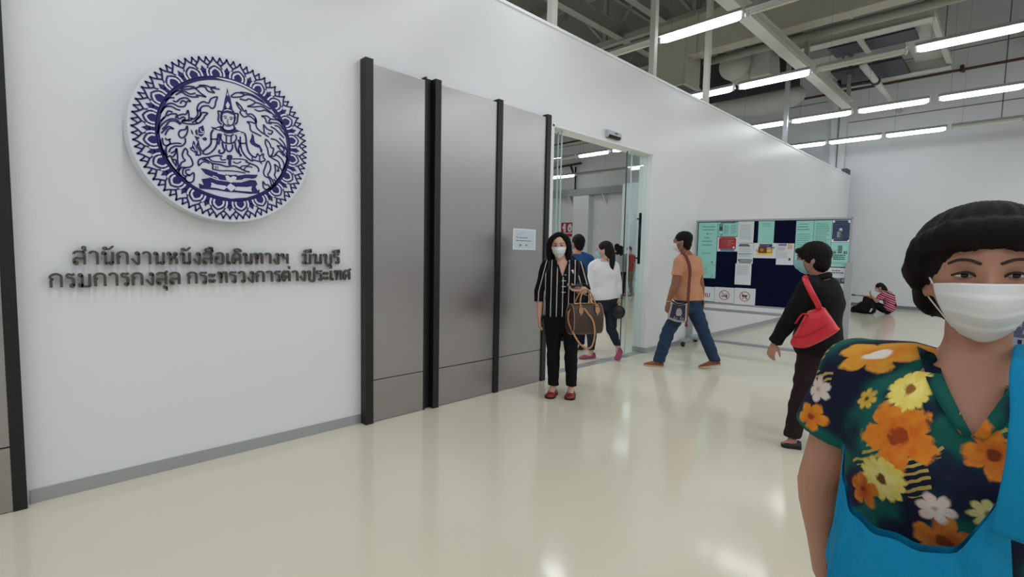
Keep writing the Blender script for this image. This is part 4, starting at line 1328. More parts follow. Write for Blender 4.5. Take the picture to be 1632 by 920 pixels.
def folds(amp, sx=14.0, sz=9.0, seed=0.0):
    """soft cloth folds as a displacement"""
    def f(co):
        x, y, z = co[:, 0], co[:, 1], co[:, 2]
        a = np.sin(x * sx * 2 + 3 * np.sin(z * sz + seed) + seed) * np.cos(y * sx * 1.7 - z * sz * .6 + seed * 2)
        b = np.sin(z * sz * 3.1 + x * 11 + y * 9 + seed * 3)
        return amp * (.65 * a + .35 * b)
    return f


def yawv(yaw, x, y, z=0.0):
    a = math.radians(yaw)
    return Vector((x * math.cos(a) - y * math.sin(a), x * math.sin(a) + y * math.cos(a), z))


# ---- head: face looks along local -Y
def headpt(d, raw=False):
    dx, dy, dz = d
    x = dx * .0745
    y = dy * (.098 if dy < 0 else .098)
    z = dz * (.120 if dz < 0 else .112)
    if dz < 0:
        k = -dz
        x *= 1 - .30 * k ** 1.8
        y *= (1 - .05 * k) if dy < 0 else (1 - .42 * k ** .8)
    if dy < 0:
        y *= 1.0 + .05 * (1 - abs(dx)) - .03
    if raw:
        return Vector((x, y, z))
    if dy < 0:
        def g(cx, cz, sx, sz):
            return math.exp(-((x - cx) / sx) ** 2 - ((z - cz) / sz) ** 2)
        y -= .020 * g(0, -.030, .011, .014) + .011 * g(0, -.012, .008, .020)      # nose tip and bridge
        y -= .006 * g(.013, -.034, .008, .008) + .006 * g(-.013, -.034, .008, .008)
        y += .009 * g(.031, .004, .017, .012) + .009 * g(-.031, .004, .017, .012)  # eye sockets
        y -= .004 * g(.030, .026, .026, .009) + .004 * g(-.030, .026, .026, .009)  # brow
        y -= .007 * g(0, -.064, .022, .007) + .005 * g(0, -.074, .018, .007)       # lips
        y += .004 * g(0, -.069, .020, .003)
        y -= .008 * g(0, -.104, .024, .016)                                        # chin
        y -= .003 * g(.042, -.030, .022, .022) + .003 * g(-.042, -.030, .022, .022)
    return Vector((x, y, z))


def head_matrix(ce, yaw, pitch=0.0, roll=0.0, s=1.0):
    return Matrix.Translation(Vector(ce)) @ Matrix.Rotation(math.radians(yaw), 4, 'Z') @ Matrix.Rotation(math.radians(roll), 4, 'Y') \
        @ Matrix.Rotation(math.radians(pitch), 4, 'X') @ Matrix.Scale(s, 4)


def add_head(mb, M):
    n, m = 56, 44
    vs, fs = [], []
    for i in range(1, m):
        ph = PI * i / m
        for j in range(n):
            t = 2 * PI * j / n
            vs.append(M @ headpt((math.sin(ph) * math.cos(t), math.sin(ph) * math.sin(t), math.cos(ph))))
    vs += [M @ headpt((0, 0, 1)), M @ headpt((0, 0, -1))]
    T, B = len(vs) - 2, len(vs) - 1
    for i in range(m - 2):
        for j in range(n):
            a, b = i * n + j, i * n + (j + 1) % n
            fs.append((a, a + n, b + n, b))
    for j in range(n):
        fs.append((T, j, (j + 1) % n))
        q = (m - 2) * n
        fs.append((B, q + (j + 1) % n, q + j))
    mb.add(vs, fs, 0, True)
    for sg in (-1, 1):   # ears
        R = Matrix.Rotation(sg * -.35, 3, 'Z') @ Matrix.Rotation(-.15, 3, 'X')
        e1 = MB().ell((sg * .076, .012, -.012), (.009, .019, .032), M=R)
        mb.add([M @ Vector(q) for q in e1.v], e1.f, 0, True)
        e2 = MB().ell((sg * .075, .008, -.036), (.007, .010, .012))
        mb.add([M @ Vector(q) for q in e2.v], e2.f, 0, True)


def add_hand(mb, wr, d, pn, th, s=1.0, curl=.5, spread=.16, thumb_in=.3):
    """five-fingered hand: wrist, finger direction d, palm normal pn, th = +1/-1 thumb side (along d x pn)"""
    wr, d, pn = Vector(wr), Vector(d).normalized(), Vector(pn)
    pn = (pn - d * pn.dot(d)).normalized()
    sd = d.cross(pn) * th
    L = .088 * s
    mb.oval([(wr - d * .01, sd * .024 * s, pn * .017 * s), (wr + d * L * .35, sd * .033 * s, pn * .016 * s),
             (wr + d * L * .75, sd * .040 * s, pn * .014 * s), (wr + d * L, sd * .038 * s, pn * .011 * s)], 16)
    for k, (off, ln) in enumerate(((.029, .070), (.010, .078), (-.010, .072), (-.028, .057))):
        p = wr + d * (L - .010 * s) + sd * off * s
        a = (off / .029) * spread * .5
        dd = (d * math.cos(a) + sd * math.sin(a)).normalized()
        pts = [p]
        an = 0.0
        for q, fr in enumerate((.46, .31, .23)):
            an += curl * (.75 if q == 0 else 1.0) * (1 + .10 * k)
            p = p + (dd * math.cos(an) + pn * math.sin(an)) * ln * fr * s
            pts.append(p)
        mb.tube(pts, [.0095 * s, .0088 * s, .0080 * s, .0066 * s], 10, round_ends=True)
        for q in pts[1:3]:
            mb.ell(q, (.0090 * s,) * 3, n=10, m=7)
    b = wr + d * .022 * s + sd * .024 * s
    td = (d * .62 + sd * .72 + pn * thumb_in).normalized()
    p1 = b + td * .036 * s
    td2 = (d * .85 + sd * .25 + pn * (thumb_in + .15)).normalized()
    p2 = p1 + td2 * .030 * s
    p3 = p2 + (td2 + pn * .3 * curl - sd * .25 * curl).normalized() * .024 * s
    mb.tube([b - td * .012, p1, p2, p3], [.016 * s, .0115 * s, .0102 * s, .0075 * s], 10, round_ends=True)


TORSO = [(0, .082, .060), (.10, .104, .074), (.24, .102, .074), (.42, .087, .064), (.56, .090, .066), (.68, .097, .072),
         (.80, .099, .064), (.89, .086, .053), (.955, .055, .043), (1.0, .037, .037)]


def spine_at(sp, t):
    L = [(sp[i + 1] - sp[i]).length for i in range(len(sp) - 1)]
    tot = sum(L)
    q = t * tot
    for i, l in enumerate(L):
        if q <= l or i == len(L) - 1:
            p = sp[i].lerp(sp[i + 1], q / l)
            return p
        q -= l


def add_torso(mb, sp, H, yaw, gx=0.0, gy=0.0, t0=0.0, t1=1.0, wide=1.0, deep=1.0, table=TORSO, ends=True, belly=0.0, n=28):
    rings = []
    ts = [t for t, _, _ in table if t0 <= t <= t1]
    if ts[0] > t0 + .01:
        ts = [t0] + ts
    if ts[-1] < t1 - .01:
        ts = ts + [t1]
    T = np.array(table)
    for t in ts:
        a = np.interp(t, T[:, 0], T[:, 1]) * H * wide + gx
        b = np.interp(t, T[:, 0], T[:, 2]) * H * deep + gy
        p = spine_at(sp, t)
        tg = (spine_at(sp, min(t + .08, 1)) - spine_at(sp, max(t - .08, 0))).normalized()
        sd = yawv(yaw, 1, 0)
        sd = (sd - tg * sd.dot(tg)).normalized()
        fw = tg.cross(sd)
        if belly:
            p = p - fw * belly * math.exp(-((t - .42) / .2) ** 2)
        rings.append((p, sd * a, fw * b))
    mb.oval(rings, n, round_ends=ends, pw=.92)
    return rings


M_SKIN = {}


def skin(name, rgb):
    m = mat(name, c(*rgb), .52, var=.05, vscale=14, bump=.06, bscale=300, spec=.35)
    m.node_tree.nodes['Principled BSDF'].inputs['Subsurface Weight'].default_value = .08
    m.node_tree.nodes['Principled BSDF'].inputs['Subsurface Radius'].default_value = (.012, .004, .002)
    return m


def cloth(name, rgb, rough=.85, var=.10, bump=.25, bscale=350, vscale=9):
    return mat(name, c(*rgb), rough, var=var, vscale=vscale, bump=bump, bscale=bscale, spec=.2)


def hair_mat(name, rgb):
    m = mat(name, c(*rgb), .62, var=.35, vscale=30, stretch=(14, 14, 1.5), bump=.5, bscale=22, spec=.16)
    return m


m_hair = hair_mat('black_hair', (17, 14, 15))
m_hair2 = hair_mat('dark_brown_hair', (34, 25, 27))
m_maskw = plain('mask_white', (228, 230, 232), .8, var=.02, bump=.1, bscale=600)
m_maskb = plain('mask_blue', (150, 196, 208), .8, var=.02, bump=.1, bscale=600)
m_eye = plain('eye_white', (206, 200, 194), .25)
m_iris = plain('eye_dark', (24, 17, 15), .2)
m_brow = plain('brow_dark', (48, 36, 32), .8)


def face_mask(parent, M, m, wide=1.05, top=.06, bot=-.93, loops=True):
    """pleated face mask bulging over nose and chin"""
    nu, nv = 28, 30
    vs, fs = [], []
    for lay in (0.0065, 0.0045):
        for j in range(nv + 1):
            v = j / nv
            for i in range(nu + 1):
                u = -1 + 2 * i / nu
                az = u * wide
                dz = bot + (top - bot) * v
                dz = dz - .10 * (u * u) * (v - .35)
                cr = math.sqrt(max(0, 1 - dz * dz))
                p = headpt((math.sin(az) * cr, -math.cos(az) * cr, dz), True)
                nrm = Vector((math.sin(az) * cr, -math.cos(az) * cr, dz * .5)).normalized()
                tent = .020 * math.exp(-(u / .42) ** 2) * math.exp(-((v - .62) / .34) ** 2) + .005 * math.exp(-(u / .6) ** 2)
                pl = .0034 * ((v * 3.6) % 1.0) * (1 - u ** 4)
                vs.append(M @ (p + nrm * (lay + tent + pl)))
    k = (nu + 1) * (nv + 1)
    for L in (0, 1):
        for j in range(nv):
            for i in range(nu):
                a = L * k + j * (nu + 1) + i
                q = (a, a + 1, a + nu + 2, a + nu + 1)
                fs.append(q if L == 0 else q[::-1])
    bd = [i for i in range(nu + 1)] + [j * (nu + 1) + nu for j in range(1, nv + 1)] + [nv * (nu + 1) + i for i in range(nu - 1, -1, -1)] + \
         [j * (nu + 1) for j in range(nv - 1, 0, -1)]
    for i in range(len(bd)):
        a, b = bd[i], bd[(i + 1) % len(bd)]
        fs.append((b, a, a + k, b + k))
    mk = obj('face_mask', MB().add(vs, fs, 0, True), m, parent)
    if loops:
        for sg in (-1, 1):
            cr = [Vector(q) for q in (vs[nv * (nu + 1) + (nu if sg > 0 else 0)], vs[4 * (nu + 1) + (nu if sg > 0 else 0)])]
            ear = [M @ Vector((sg * .082, .022, .012)), M @ Vector((sg * .080, .030, -.012)), M @ Vector((sg * .079, .022, -.036))]
            obj('ear_loop', MB().tube(catmull([cr[0]] + ear + [cr[1]], 4), .0016, 6), m, mk)
    return mk


def eyes(parent, M, narrow=.5):
    for sg in (-1, 1):
        eb = MB()
        e1 = MB().ell((sg * .031, -.0835, .003), (.0135, .009, .0125 * narrow))
        e2 = MB().ell((sg * .031, -.0895, .003), (.0060, .0040, .0110 * narrow))
        li = MB().tube(catmull([(sg * .015, -.0900, .000), (sg * .024, -.0945, .0075), (sg * .034, -.0945, .0085), (sg * .047, -.084, .003)], 4), .0021, 6)
        for q, mi in ((e1, 0), (e2, 1), (li, 2)):
            eb.add([M @ Vector(p) for p in q.v], q.f, mi, True)
        obj('eye', eb, [m_eye, m_iris, m_brow], parent)
        bb = MB().tube(catmull([(sg * .013, -.0985, .023), (sg * .026, -.0985, .029), (sg * .040, -.0925, .029), (sg * .051, -.083, .023)], 4),
                       .0024, 6, round_ends=True)
        b2 = MB().add([M @ Vector(p) for p in bb.v], bb.f, 0, True)
        obj('eyebrow', b2, m_brow, parent)


def hair(parent, M, parts, m=None, voxel=.006, ridge=.003, freq=95, smooth=5, name='hair', rs=(1, .5)):
    """parts in head space: ('e', centre, axes) or ('t', points, radii[, flat])"""
    mb = MB()
    for q in parts:
        t = MB()
        if q[0] == 'e':
            t.ell(q[1], q[2], n=28, m=20)
        else:
            P = catmull([Vector(p) for p in q[1]], 4)
            rr = np.interp(np.linspace(0, 1, len(P)), np.linspace(0, 1, len(q[2])), q[2])
            t.tube(P, [float(a) for a in rr], 14, round_ends=True, flat=q[3] if len(q) > 3 else 1.0)
        mb.add([M @ Vector(p) for p in t.v], t.f, 0, True)
    Mi = M.inverted()
    A = np.array(Mi)

    def disp(co):
        L = co @ A[:3, :3].T + A[:3, 3]
        ang = np.arctan2(L[:, 0], -L[:, 1] + .01)
        return ridge * (np.sin(ang * freq * .22 + 1.6 * np.sin(L[:, 2] * 24)) * .7 + .3 * np.sin(ang * freq * .61 + 2 * np.sin(L[:, 2] * 31)))
    return remesh(mb, voxel, smooth, name, m or m_hair, parent, disp)


def shoe(parent, heel, toe, wd, hz, m, sole=None, lift=0.0, opening=.55, name='shoe', ht=None, label=None, toe_h=.45):
    """low shoe from heel point to toe point on the floor (local z of points)"""
    heel, toe = Vector(heel), Vector(toe)
    d = toe - heel
    L = d.length
    d.normalize()
    up = Vector((0, 0, 1))
    up = (up - d * up.dot(d)).normalized()
    sd = d.cross(up)
    prof = [(0, .55, .80), (.04, .75, .95), (.15, .85, 1.0), (.35, .82, .86), (.55, .92, .72), (.72, 1.0, toe_h + .18), (.88, .86, toe_h + .04), (.97, .55, toe_h - .10), (1.0, .28, toe_h * .5)]
    up_, so = [], []
    for t, ww, h in prof:
        ce = heel + d * (t * L)
        w_ = wd * .5 * ww
        row = []
        for k in range(16):
            a = 2 * PI * k / 16
            cx = math.copysign(abs(math.cos(a)) ** .8, math.cos(a)) * w_
            sz = math.sin(a)
            zz = .018 + (hz * h - .018) * (sz if sz > 0 else 0) if sz >= 0 else .012
            row.append(ce + sd * cx * (1 - .25 * max(sz, 0)) + up * zz)
        up_.append(row)
        so.append([ce + sd * (w_ + .004) * math.cos(2 * PI * k / 16) + up * (0.0 if math.sin(2 * PI * k / 16) < 0 else .020) for k in range(16)])
    s = obj(name, MB().loft(up_), m, parent, label=label)
    if sole:
        obj('sole', MB().loft(so, smooth=False), sole, s)
    return s


def limb_pts(a, b, r0, r1, bulge=0.0, bt=.3, n=6):
    P, R = [], []
    for i in range(n):
        t = i / (n - 1)
        P.append(Vector(a).lerp(Vector(b), t))
        R.append(r0 + (r1 - r0) * t + bulge * math.exp(-((t - bt) / .22) ** 2))
    return P, R


def person(label, F, rotz, S, group=None):
    """S: joints in a frame at the feet: x to image right, y away, z up"""
    t = thing('person', label, 'person', F, math.radians(rotz), group)
    H = S['H']
    V_ = lambda q: Vector(q)
    sp = [V_(q) for q in S['spine']]
    hc = V_(S['head'][0])
    hs = S.get('hs', H / 1.60 * 1.0)
    hp = S['head']
    M = head_matrix(hc, hp[1], hp[2], hp[3] if len(hp) > 3 else 0, hs)
    k = H / 1.6
    g = S.get('girth', 1.0)
    b = MB()
    add_head(b, M)
    nk = sp[-1]
    nt = M @ Vector((0, .020, -.075))
    b.tube([nk - (nt - nk) * .25, nk, nk.lerp(nt, .5), nt], [.060 * k * g, .054 * k * g, .050 * k, .050 * k], 18, round_ends=True)
    add_torso(b, sp, H, S['yaw'], wide=S.get('wide', 1.0) * .97, deep=S.get('deep', 1.0) * .95, belly=S.get('belly', 0))
    for A in S['arms']:
        sh, el, wr = (V_(A[q]) for q in ('sh', 'el', 'wr'))
        b.tube([nk + Vector((0, 0, -.02)), nk.lerp(sh, .55) + Vector((0, 0, .006)), sh], [.045 * k, .047 * k, .050 * k], 14, round_ends=True)
        P, R = limb_pts(sh, el, .050 * k * g, .039 * k * g, .004, .35)
        b.tube(P, R, 16, round_ends=True)
        P, R = limb_pts(el, wr, .039 * k * g, .026 * k, .005, .25)
        b.tube(P, R, 16, round_ends=True)
        if A.get('hd') is not None:
            add_hand(b, wr, A['hd'], A['pn'], A['th'], k * A.get('hs', .95), A.get('curl', .35), thumb_in=A.get('ti', .3))
    for Lg in S['legs']:
        hp_, kn, an = (V_(Lg[q]) for q in ('hip', 'kn', 'an'))
        P, R = limb_pts(hp_, kn, .085 * k * g, .052 * k * g, .006, .2)
        b.tube(P, R, 18, round_ends=True)
        P, R = limb_pts(kn, an, .050 * k * g, .034 * k, .012, .28)
        b.tube(P, R, 16, round_ends=True)
        heel, toe = V_(Lg['heel']), V_(Lg['toe'])
        d = (toe - heel).normalized()
        up = Vector((0, 0, 1))
        b.tube([heel + d * .035 + up * .034, an + d * .02 - up * .03, heel.lerp(toe, .55) + up * .034, heel.lerp(toe, .88) + up * .020],
               [.026 * k, .036 * k, .030 * k, .017 * k], 14, round_ends=True)
    sm = S['skin']
    body = remesh(b, S.get('vox', .0065), 3, 'body', sm, t, factor=.45)
    # ---- trousers
    T = S.get('trousers')
    if T:
        q = MB()
        add_torso(q, sp, H, S['yaw'], T['g'], T['g'], 0.0, T.get('t1', min(.36, S['top']['t0'] + .10)), S.get('wide', 1.0), S.get('deep', 1.0), belly=S.get('belly', 0))
        for Lg in S['legs']:
            hp_, kn, an = (V_(Lg[z]) for z in ('hip', 'kn', 'an'))
            r = T['r']
            P, R = limb_pts(hp_, kn, r[0] * k, r[1] * k, .005, .2)
            q.tube(P, R, 20, round_ends=True)
            end = kn.lerp(an, T.get('end', .98))
            P, R = limb_pts(kn, end, r[1] * k, r[2] * k, T.get('calf', .008), .3)
            q.oval([(p, Vector((1, 0, 0)) * rr, Vector((0, 1, 0)) * rr) for p, rr in zip(P, R)] if abs((end - kn).normalized().z) > .8 else
                   [(p, (end - kn).normalized().orthogonal().normalized() * rr,
                     (end - kn).normalized().cross((end - kn).normalized().orthogonal().normalized()) * rr) for p, rr in zip(P, R)], 20, round_ends=False)
            q.ell(kn, (r[1] * k * 1.0,) * 3)
        remesh(q, S.get('cvox', .0075), 2, 'trousers', T['m'], t, folds(T.get('fold', .003), 16, 20, S.get('seed', 1.3)))
    # ---- top
    U = S.get('top')
    if U:
        q = MB()
        g0 = U['g']
        add_torso(q, sp, H, S['yaw'], g0, g0 * .9, U['t0'], U.get('t1', .97), S.get('wide', 1.0), S.get('deep', 1.0), table=U.get('table', TORSO),
                  ends=False, belly=S.get('belly', 0), n=36)
        if U.get('skirt'):
            z0, ww, dd, cx, cy = U['skirt']
            p = spine_at(sp, U['t0'])
            p2 = spine_at(sp, .45)
            T_ = np.array(U.get('table', TORSO))
            rr = lambda t: (np.interp(t, T_[:, 0], T_[:, 1]) * H * S.get('wide', 1) + g0, np.interp(t, T_[:, 0], T_[:, 2]) * H * S.get('deep', 1) + g0 * .9)
            a2 = rr(.45)
            sd, fw = yawv(S['yaw'], 1, 0), yawv(S['yaw'], 0, 1)
            q.oval([(Vector((cx, cy, z0)), sd * ww, fw * dd), (Vector((cx, cy, z0)).lerp(p2, .5), sd * (ww + a2[0]) / 2, fw * (dd + a2[1]) / 2),
                    (p2, sd * a2[0] * .98, fw * a2[1] * .98)], 36, round_ends=False)
        for A, sl in zip(S['arms'], U['sleeves']):
            sh, el, wr = (V_(A[z]) for z in ('sh', 'el', 'wr'))
            r0, r1, ln = sl[:3]
            q.tube([nk + Vector((0, 0, -.035)), nk.lerp(sh, .5) + Vector((0, 0, .002)), sh], [.045 * k + g0 * .4, .049 * k + g0 * .5, r0], 16, round_ends=True)
            if ln <= 1:
                e_ = sh.lerp(el, ln)
                P, R = limb_pts(sh, e_, r0, r1)
            else:
                e_ = el.lerp(wr, ln - 1)
                P0, R0 = limb_pts(sh, el, r0, (r0 + r1) / 2)
                P1, R1 = limb_pts(el, e_, (r0 + r1) / 2, r1)
                P, R = P0 + P1[1:], R0 + R1[1:]
                q.ell(el, ((r0 + r1) / 2,) * 3)
            q.ell(sh, (r0,) * 3)
            ax = (P[-1] - P[-2]).normalized()
            rings = []
            for i in range(len(P)):
                tg = (P[min(i + 1, len(P) - 1)] - P[max(i - 1, 0)]).normalized()
                u = yawv(S['yaw'], 1, 0)
                u = (u - tg * u.dot(tg))
                u = u.normalized() if u.length > .2 else tg.orthogonal().normalized()
                rings.append((P[i], u * R[i], tg.cross(u) * R[i]))
            q.oval(rings, 22, round_ends=False)
        S['shirt_obj'] = remesh(q, U.get('vox', S.get('cvox', .0075)), U.get('smooth', 3), U.get('name', 'shirt'), U['m'], t, folds(U.get('fold', .0035), 11, 12, S.get('seed', 2.1)),
                                U.get('cut'), U.get('attr'))
    for Lg in S['legs']:
        if Lg.get('shoe'):
            z = dict(Lg['shoe'])
            shoe(t, Lg['heel'], Lg['toe'], **z)
    if S.get('hair'):
        hair(t, M, S['hair'], S.get('hairm'), S.get('hvox', .007), S.get('ridge', .0025))
    if S.get('mask'):
        face_mask(t, M, S['mask'], top=S.get('mtop', -.06), bot=S.get('mbot', -.95))
    if S.get('eyes', True):
        eyes(t, M, S.get('narrow', .45))
    S['M'] = M
    S['root'] = t
    return t


SHORT = [('e', (0, .020, .033), (.0850, .104, .096)), ('e', (0, .050, -.022), (.0735, .062, .072)), ('e', (0, .060, -.07), (.054, .036, .04))]

sk_fair = skin('skin_fair', (206, 164, 144))
sk_mid = skin('skin_medium', (182, 134, 112))
sk_tan = skin('skin_tan', (140, 96, 74))
m_blackcloth = cloth('black_cloth', (20, 20, 23), .9)
m_denim = cloth('blue_denim', (44, 62, 88), .9, var=.22, vscale=16)
m_ddenim = cloth('dark_denim', (38, 46, 58), .9, var=.15, vscale=16)
m_redshoe = plain('red_leather', (138, 28, 34), .4, var=.05)
m_sole = plain('dark_sole', (38, 26, 22), .7)
m_tan = plain('tan_leather', (186, 132, 92), .45, var=.08, vscale=20)
m_metal = plain('gold_metal', (206, 176, 120), .3, metal=.9)


def to_world(F, rotz, q):
    a = math.radians(rotz)
    return Vector((F[0] + q[0] * math.cos(a) - q[1] * math.sin(a), F[1] + q[0] * math.sin(a) + q[1] * math.cos(a), F[2] + q[2]))


def ray_front(o, x, z, d=(0, 1, 0), y0=-2.0):
    """depth at which the surface of mesh object o is met, looking along +y"""
    from mathutils.bvhtree import BVHTree
    me = o.data
    t = BVHTree.FromPolygons([v.co for v in me.vertices], [p.vertices for p in me.polygons])
    h = t.ray_cast(Vector((x, y0, z)), Vector(d))
    return h[0].y if h[0] is not None else None


def arm_u(co, A, side):
    """across-the-sleeve coordinate for points near an arm"""
    sh, el, wr = (np.array(A[q]) for q in ('sh', 'el', 'wr'))
    out, dist = None, None
    for p, q in ((sh, el), (el, wr)):
        d = q - p
        L = np.linalg.norm(d)
        d = d / L
        t = np.clip(((co - p) @ d), 0, L)
        r = co - p - t[:, None] * d
        dd = np.linalg.norm(r, axis=1)
        s = np.cross(d, np.array([0, 1.0, 0]))
        n = np.linalg.norm(s)
        s = s / n if n > .2 else np.array([1.0, 0, 0])
        u = r @ s
        if out is None:
            out, dist = u, dd
        else:
            w_ = dd < dist
            out = np.where(w_, u, out)
            dist = np.minimum(dist, dd)
    return out, dist


def attr_mat(name, build, rough=.85):
    m = bpy.data.materials.new(name)
    m.use_nodes = True
    nt = m.node_tree
    b = nt.nodes['Principled BSDF']
    b.inputs['Roughness'].default_value = rough
    b.inputs['Specular IOR Level'].default_value = .2
    a = nt.nodes.new('ShaderNodeAttribute')
    a.attribute_name = 'weave'
    build(nt, a.outputs['Vector'], b)
    n2 = nt.nodes.new('ShaderNodeTexNoise')
    n2.inputs['Scale'].default_value = 320
    tc = nt.nodes.new('ShaderNodeTexCoord')
    nt.links.new(tc.outputs['Object'], n2.inputs['Vector'])
    bp = nt.nodes.new('ShaderNodeBump')
    bp.inputs['Strength'].default_value = .2
    bp.inputs['Distance'].default_value = .003
    nt.links.new(n2.outputs['Fac'], bp.inputs['Height'])
    nt.links.new(bp.outputs[0], b.inputs['Normal'])
    return m


def nmath(nt, op, a, b=None, cl=False):
    n = nt.nodes.new('ShaderNodeMath')
    n.operation = op
    n.use_clamp = cl
    for i, q in enumerate((a, b)):
        if q is None:
            continue
        if isinstance(q, (int, float)):
            n.inputs[i].default_value = q
        else:
            nt.links.new(q, n.inputs[i])
    return n.outputs[0]


def nmix(nt, f, a, b):
    n = nt.nodes.new('ShaderNodeMix')
    n.data_type = 'RGBA'
    for k, q in ((0, f), (6, a), (7, b)):
        if hasattr(q, 'links') or isinstance(q, bpy.types.NodeSocket):
            nt.links.new(q, n.inputs[k])
        else:
            n.inputs[k].default_value = q
    return n.outputs[2]


def comps(nt, v):
    s = nt.nodes.new('ShaderNodeSeparateXYZ')
    nt.links.new(v, s.inputs[0])
    return s.outputs


# ---------------------------------------------------------------- woman in striped blouse
def stripe_build(nt, v, b):
    s = comps(nt, v)
    fr = nmath(nt, 'FRACT', nmath(nt, 'MULTIPLY', nmath(nt, 'ADD', s[0], 5.0), 1 / .056))
    k = nmath(nt, 'LESS_THAN', nmath(nt, 'ABSOLUTE', nmath(nt, 'SUBTRACT', fr, .5)), .075)
    nt.links.new(nmix(nt, k, c(16, 16, 20), c(196, 192, 188)), b.inputs['Base Color'])


m_stripe = attr_mat('striped_blouse', stripe_build)
F1, R1 = (3.78, -.571, 0), -50.53
A1 = [dict(sh=(-.165, .01, 1.275), el=(-.222, .03, 1.03), wr=(-.226, -.01, .795), hd=(0, -.10, -1), pn=(1, .2, 0), th=-1, curl=.28, hs=.98),
      dict(sh=(.135, .01, 1.28), el=(.205, .03, 1.055), wr=(.165, -.165, 1.065), hd=(-1, -.12, .10), pn=(.08, -.25, 1), th=1, curl=.42, hs=.98)]


def attr1(co):
    u = co[:, 0] + .016
    for A, sg in zip(A1, (-1, 1)):
        a, d = arm_u(co, A, sg)
        use = (d < .078) & (co[:, 0] * sg > .125 + .02 * (co[:, 2] > 1.2))
        u = np.where(use, a + .028, u)
    return np.stack([u, co[:, 2], co[:, 1]], 1)


def vcut(ax, az, lx, lz, rx, rz, ymax=0.0):
    """open a V neckline: apex (ax, az), upper corners (lx, lz) and (rx, rz)"""
    def f(bm):
        for (x0, z0, x1, z1) in ((ax, az, lx, lz), (ax, az, rx, rz)):
            n = Vector((z1 - z0, 0, -(x1 - x0))).normalized()
            gm = [q for q in bm.faces if q.calc_center_median().y < ymax and abs(q.calc_center_median().x - ax) < .12 and q.calc_center_median().z > az - .03]
            ge = list({e for q in gm for e in q.edges})
            gv = list({v for q in gm for v in q.verts})
            bmesh.ops.bisect_plane(bm, geom=gv + ge + gm, plane_co=Vector((x0, 0, z0)), plane_no=n)
        kill = []
        for q in bm.faces:
            p = q.calc_center_median()
            if p.y < ymax and p.z > az:
                t = (p.z - az)
                xl = ax + (lx - ax) * t / (lz - az)
                xr = ax + (rx - ax) * t / (rz - az)
                if xl < p.x < xr:
                    kill.append(q)
        bmesh.ops.delete(bm, geom=kill, context='FACES')
    return f


BOB = [('e', (0, .032, .036), (.093, .106, .096)),
       ('t', [(.03, -.040, .108), (.077, -.036, .060), (.094, -.010, -.01), (.094, .0, -.07), (.086, .01, -.135), (.076, .012, -.168)], [.024, .030, .030, .030, .026, .012]),
       ('t', [(.01, -.045, .110), (-.064, -.046, .068), (-.093, -.018, .0), (-.096, -.005, -.07), (-.090, .0, -.13), (-.080, .004, -.160)], [.024, .030, .030, .030, .026, .012]),
       ('t', [(-.04, .09, .03), (-.05, .085, -.06), (-.05, .07, -.15)], [.055, .055, .03]),
       ('t', [(.04, .09, .03), (.05, .085, -.06), (.05, .07, -.15)], [.055, .055, .03])]
S1 = dict(H=1.60, yaw=4, spine=[(0, .03, .715), (-.01, .015, .92), (-.018, .01, 1.16), (-.022, .02, 1.322)], head=((-.052, -.012, 1.482), -3, 3, -3), hs=1.0,
          girth=1.02, wide=1.10, deep=1.12, belly=.01, skin=sk_fair, arms=A1, vox=.0055, cvox=.006, hvox=.006,
          legs=[dict(hip=(-.085, .03, .73), kn=(-.080, .0, .445), an=(-.072, .03, .10), heel=(-.062, .075, 0), toe=(-.112, -.135, 0), shoe=dict(wd=.104, hz=.072, m=m_redshoe, sole=m_sole, toe_h=.60, label='red strap shoe')),
                dict(hip=(.085, .03, .73), kn=(.092, .0, .45), an=(.106, .03, .10), heel=(.110, .070, 0), toe=(.085, -.145, 0), shoe=dict(wd=.104, hz=.072, m=m_redshoe, sole=m_sole, toe_h=.60, label='red strap shoe'))],
          trousers=dict(m=m_blackcloth, g=.008, r=(.094, .064, .054), end=1.0, fold=.0035, calf=.004),
          top=dict(m=m_stripe, g=.014, t0=.16, sleeves=[(.066, .060, 1.42), (.064, .058, 1.15)], fold=.004, attr=attr1, name='blouse', vox=.006,
                   cut=vcut(-.012, 1.185, -.062, 1.335, .036, 1.335, .0)),
          hair=BOB, mask=m_maskw, seed=.7)
P1 = person('woman in black and white striped blouse standing by the doorway with brown handbag', F1, R1, S1)
bl = S1['shirt_obj']
for z in (1.205, 1.150, 1.095, 1.040):
    y = ray_front(bl, .004, z)
    if y is not None:
        obj('button_loop', MB().box(-.016, .022, y - .004, y + .003, z - .0035, z + .0035), plain('cream_trim', (214, 206, 190), .6), P1)
y = ray_front(bl, .085, 1.235) or -.12
br = MB().ell((.083, y - .004, 1.245), (.012, .006, .010)).ell((.088, y - .004, 1.225), (.006, .005, .016))
obj('brooch', br, m_paper, P1)
for sg, xx, lx in ((-1, -.012, -.066), (1, -.012, .040)):   # collar edges
    pts = []
    for k in range(7):
        tt = k / 6
        x, z = xx + (lx - xx) * tt, 1.19 + (1.325 - 1.19) * tt
        yy = ray_front(bl, x + sg * .012, z) or -.1
        pts.append((x + sg * .008, yy - .002, z))
    obj('collar_edge', MB().tube(pts, .009, 8, flat=.5, round_ends=True), m_blackcloth, P1)
for q, nm in ((S1['legs'][0], 0), (S1['legs'][1], 1)):      # instep straps
    h, t_ = Vector(q['heel']), Vector(q['toe'])
    d = (t_ - h).normalized()
    sd = d.cross(Vector((0, 0, 1)))
    mid = h + d * .095
    pts = [mid + sd * .038 * math.cos(a) + Vector((0, 0, .030 + .042 * math.sin(a))) for a in np.linspace(0, PI, 9)]
    obj('shoe_strap', MB().tube(pts, .008, 8, flat=.4, round_ends=True), m_redshoe, P1)

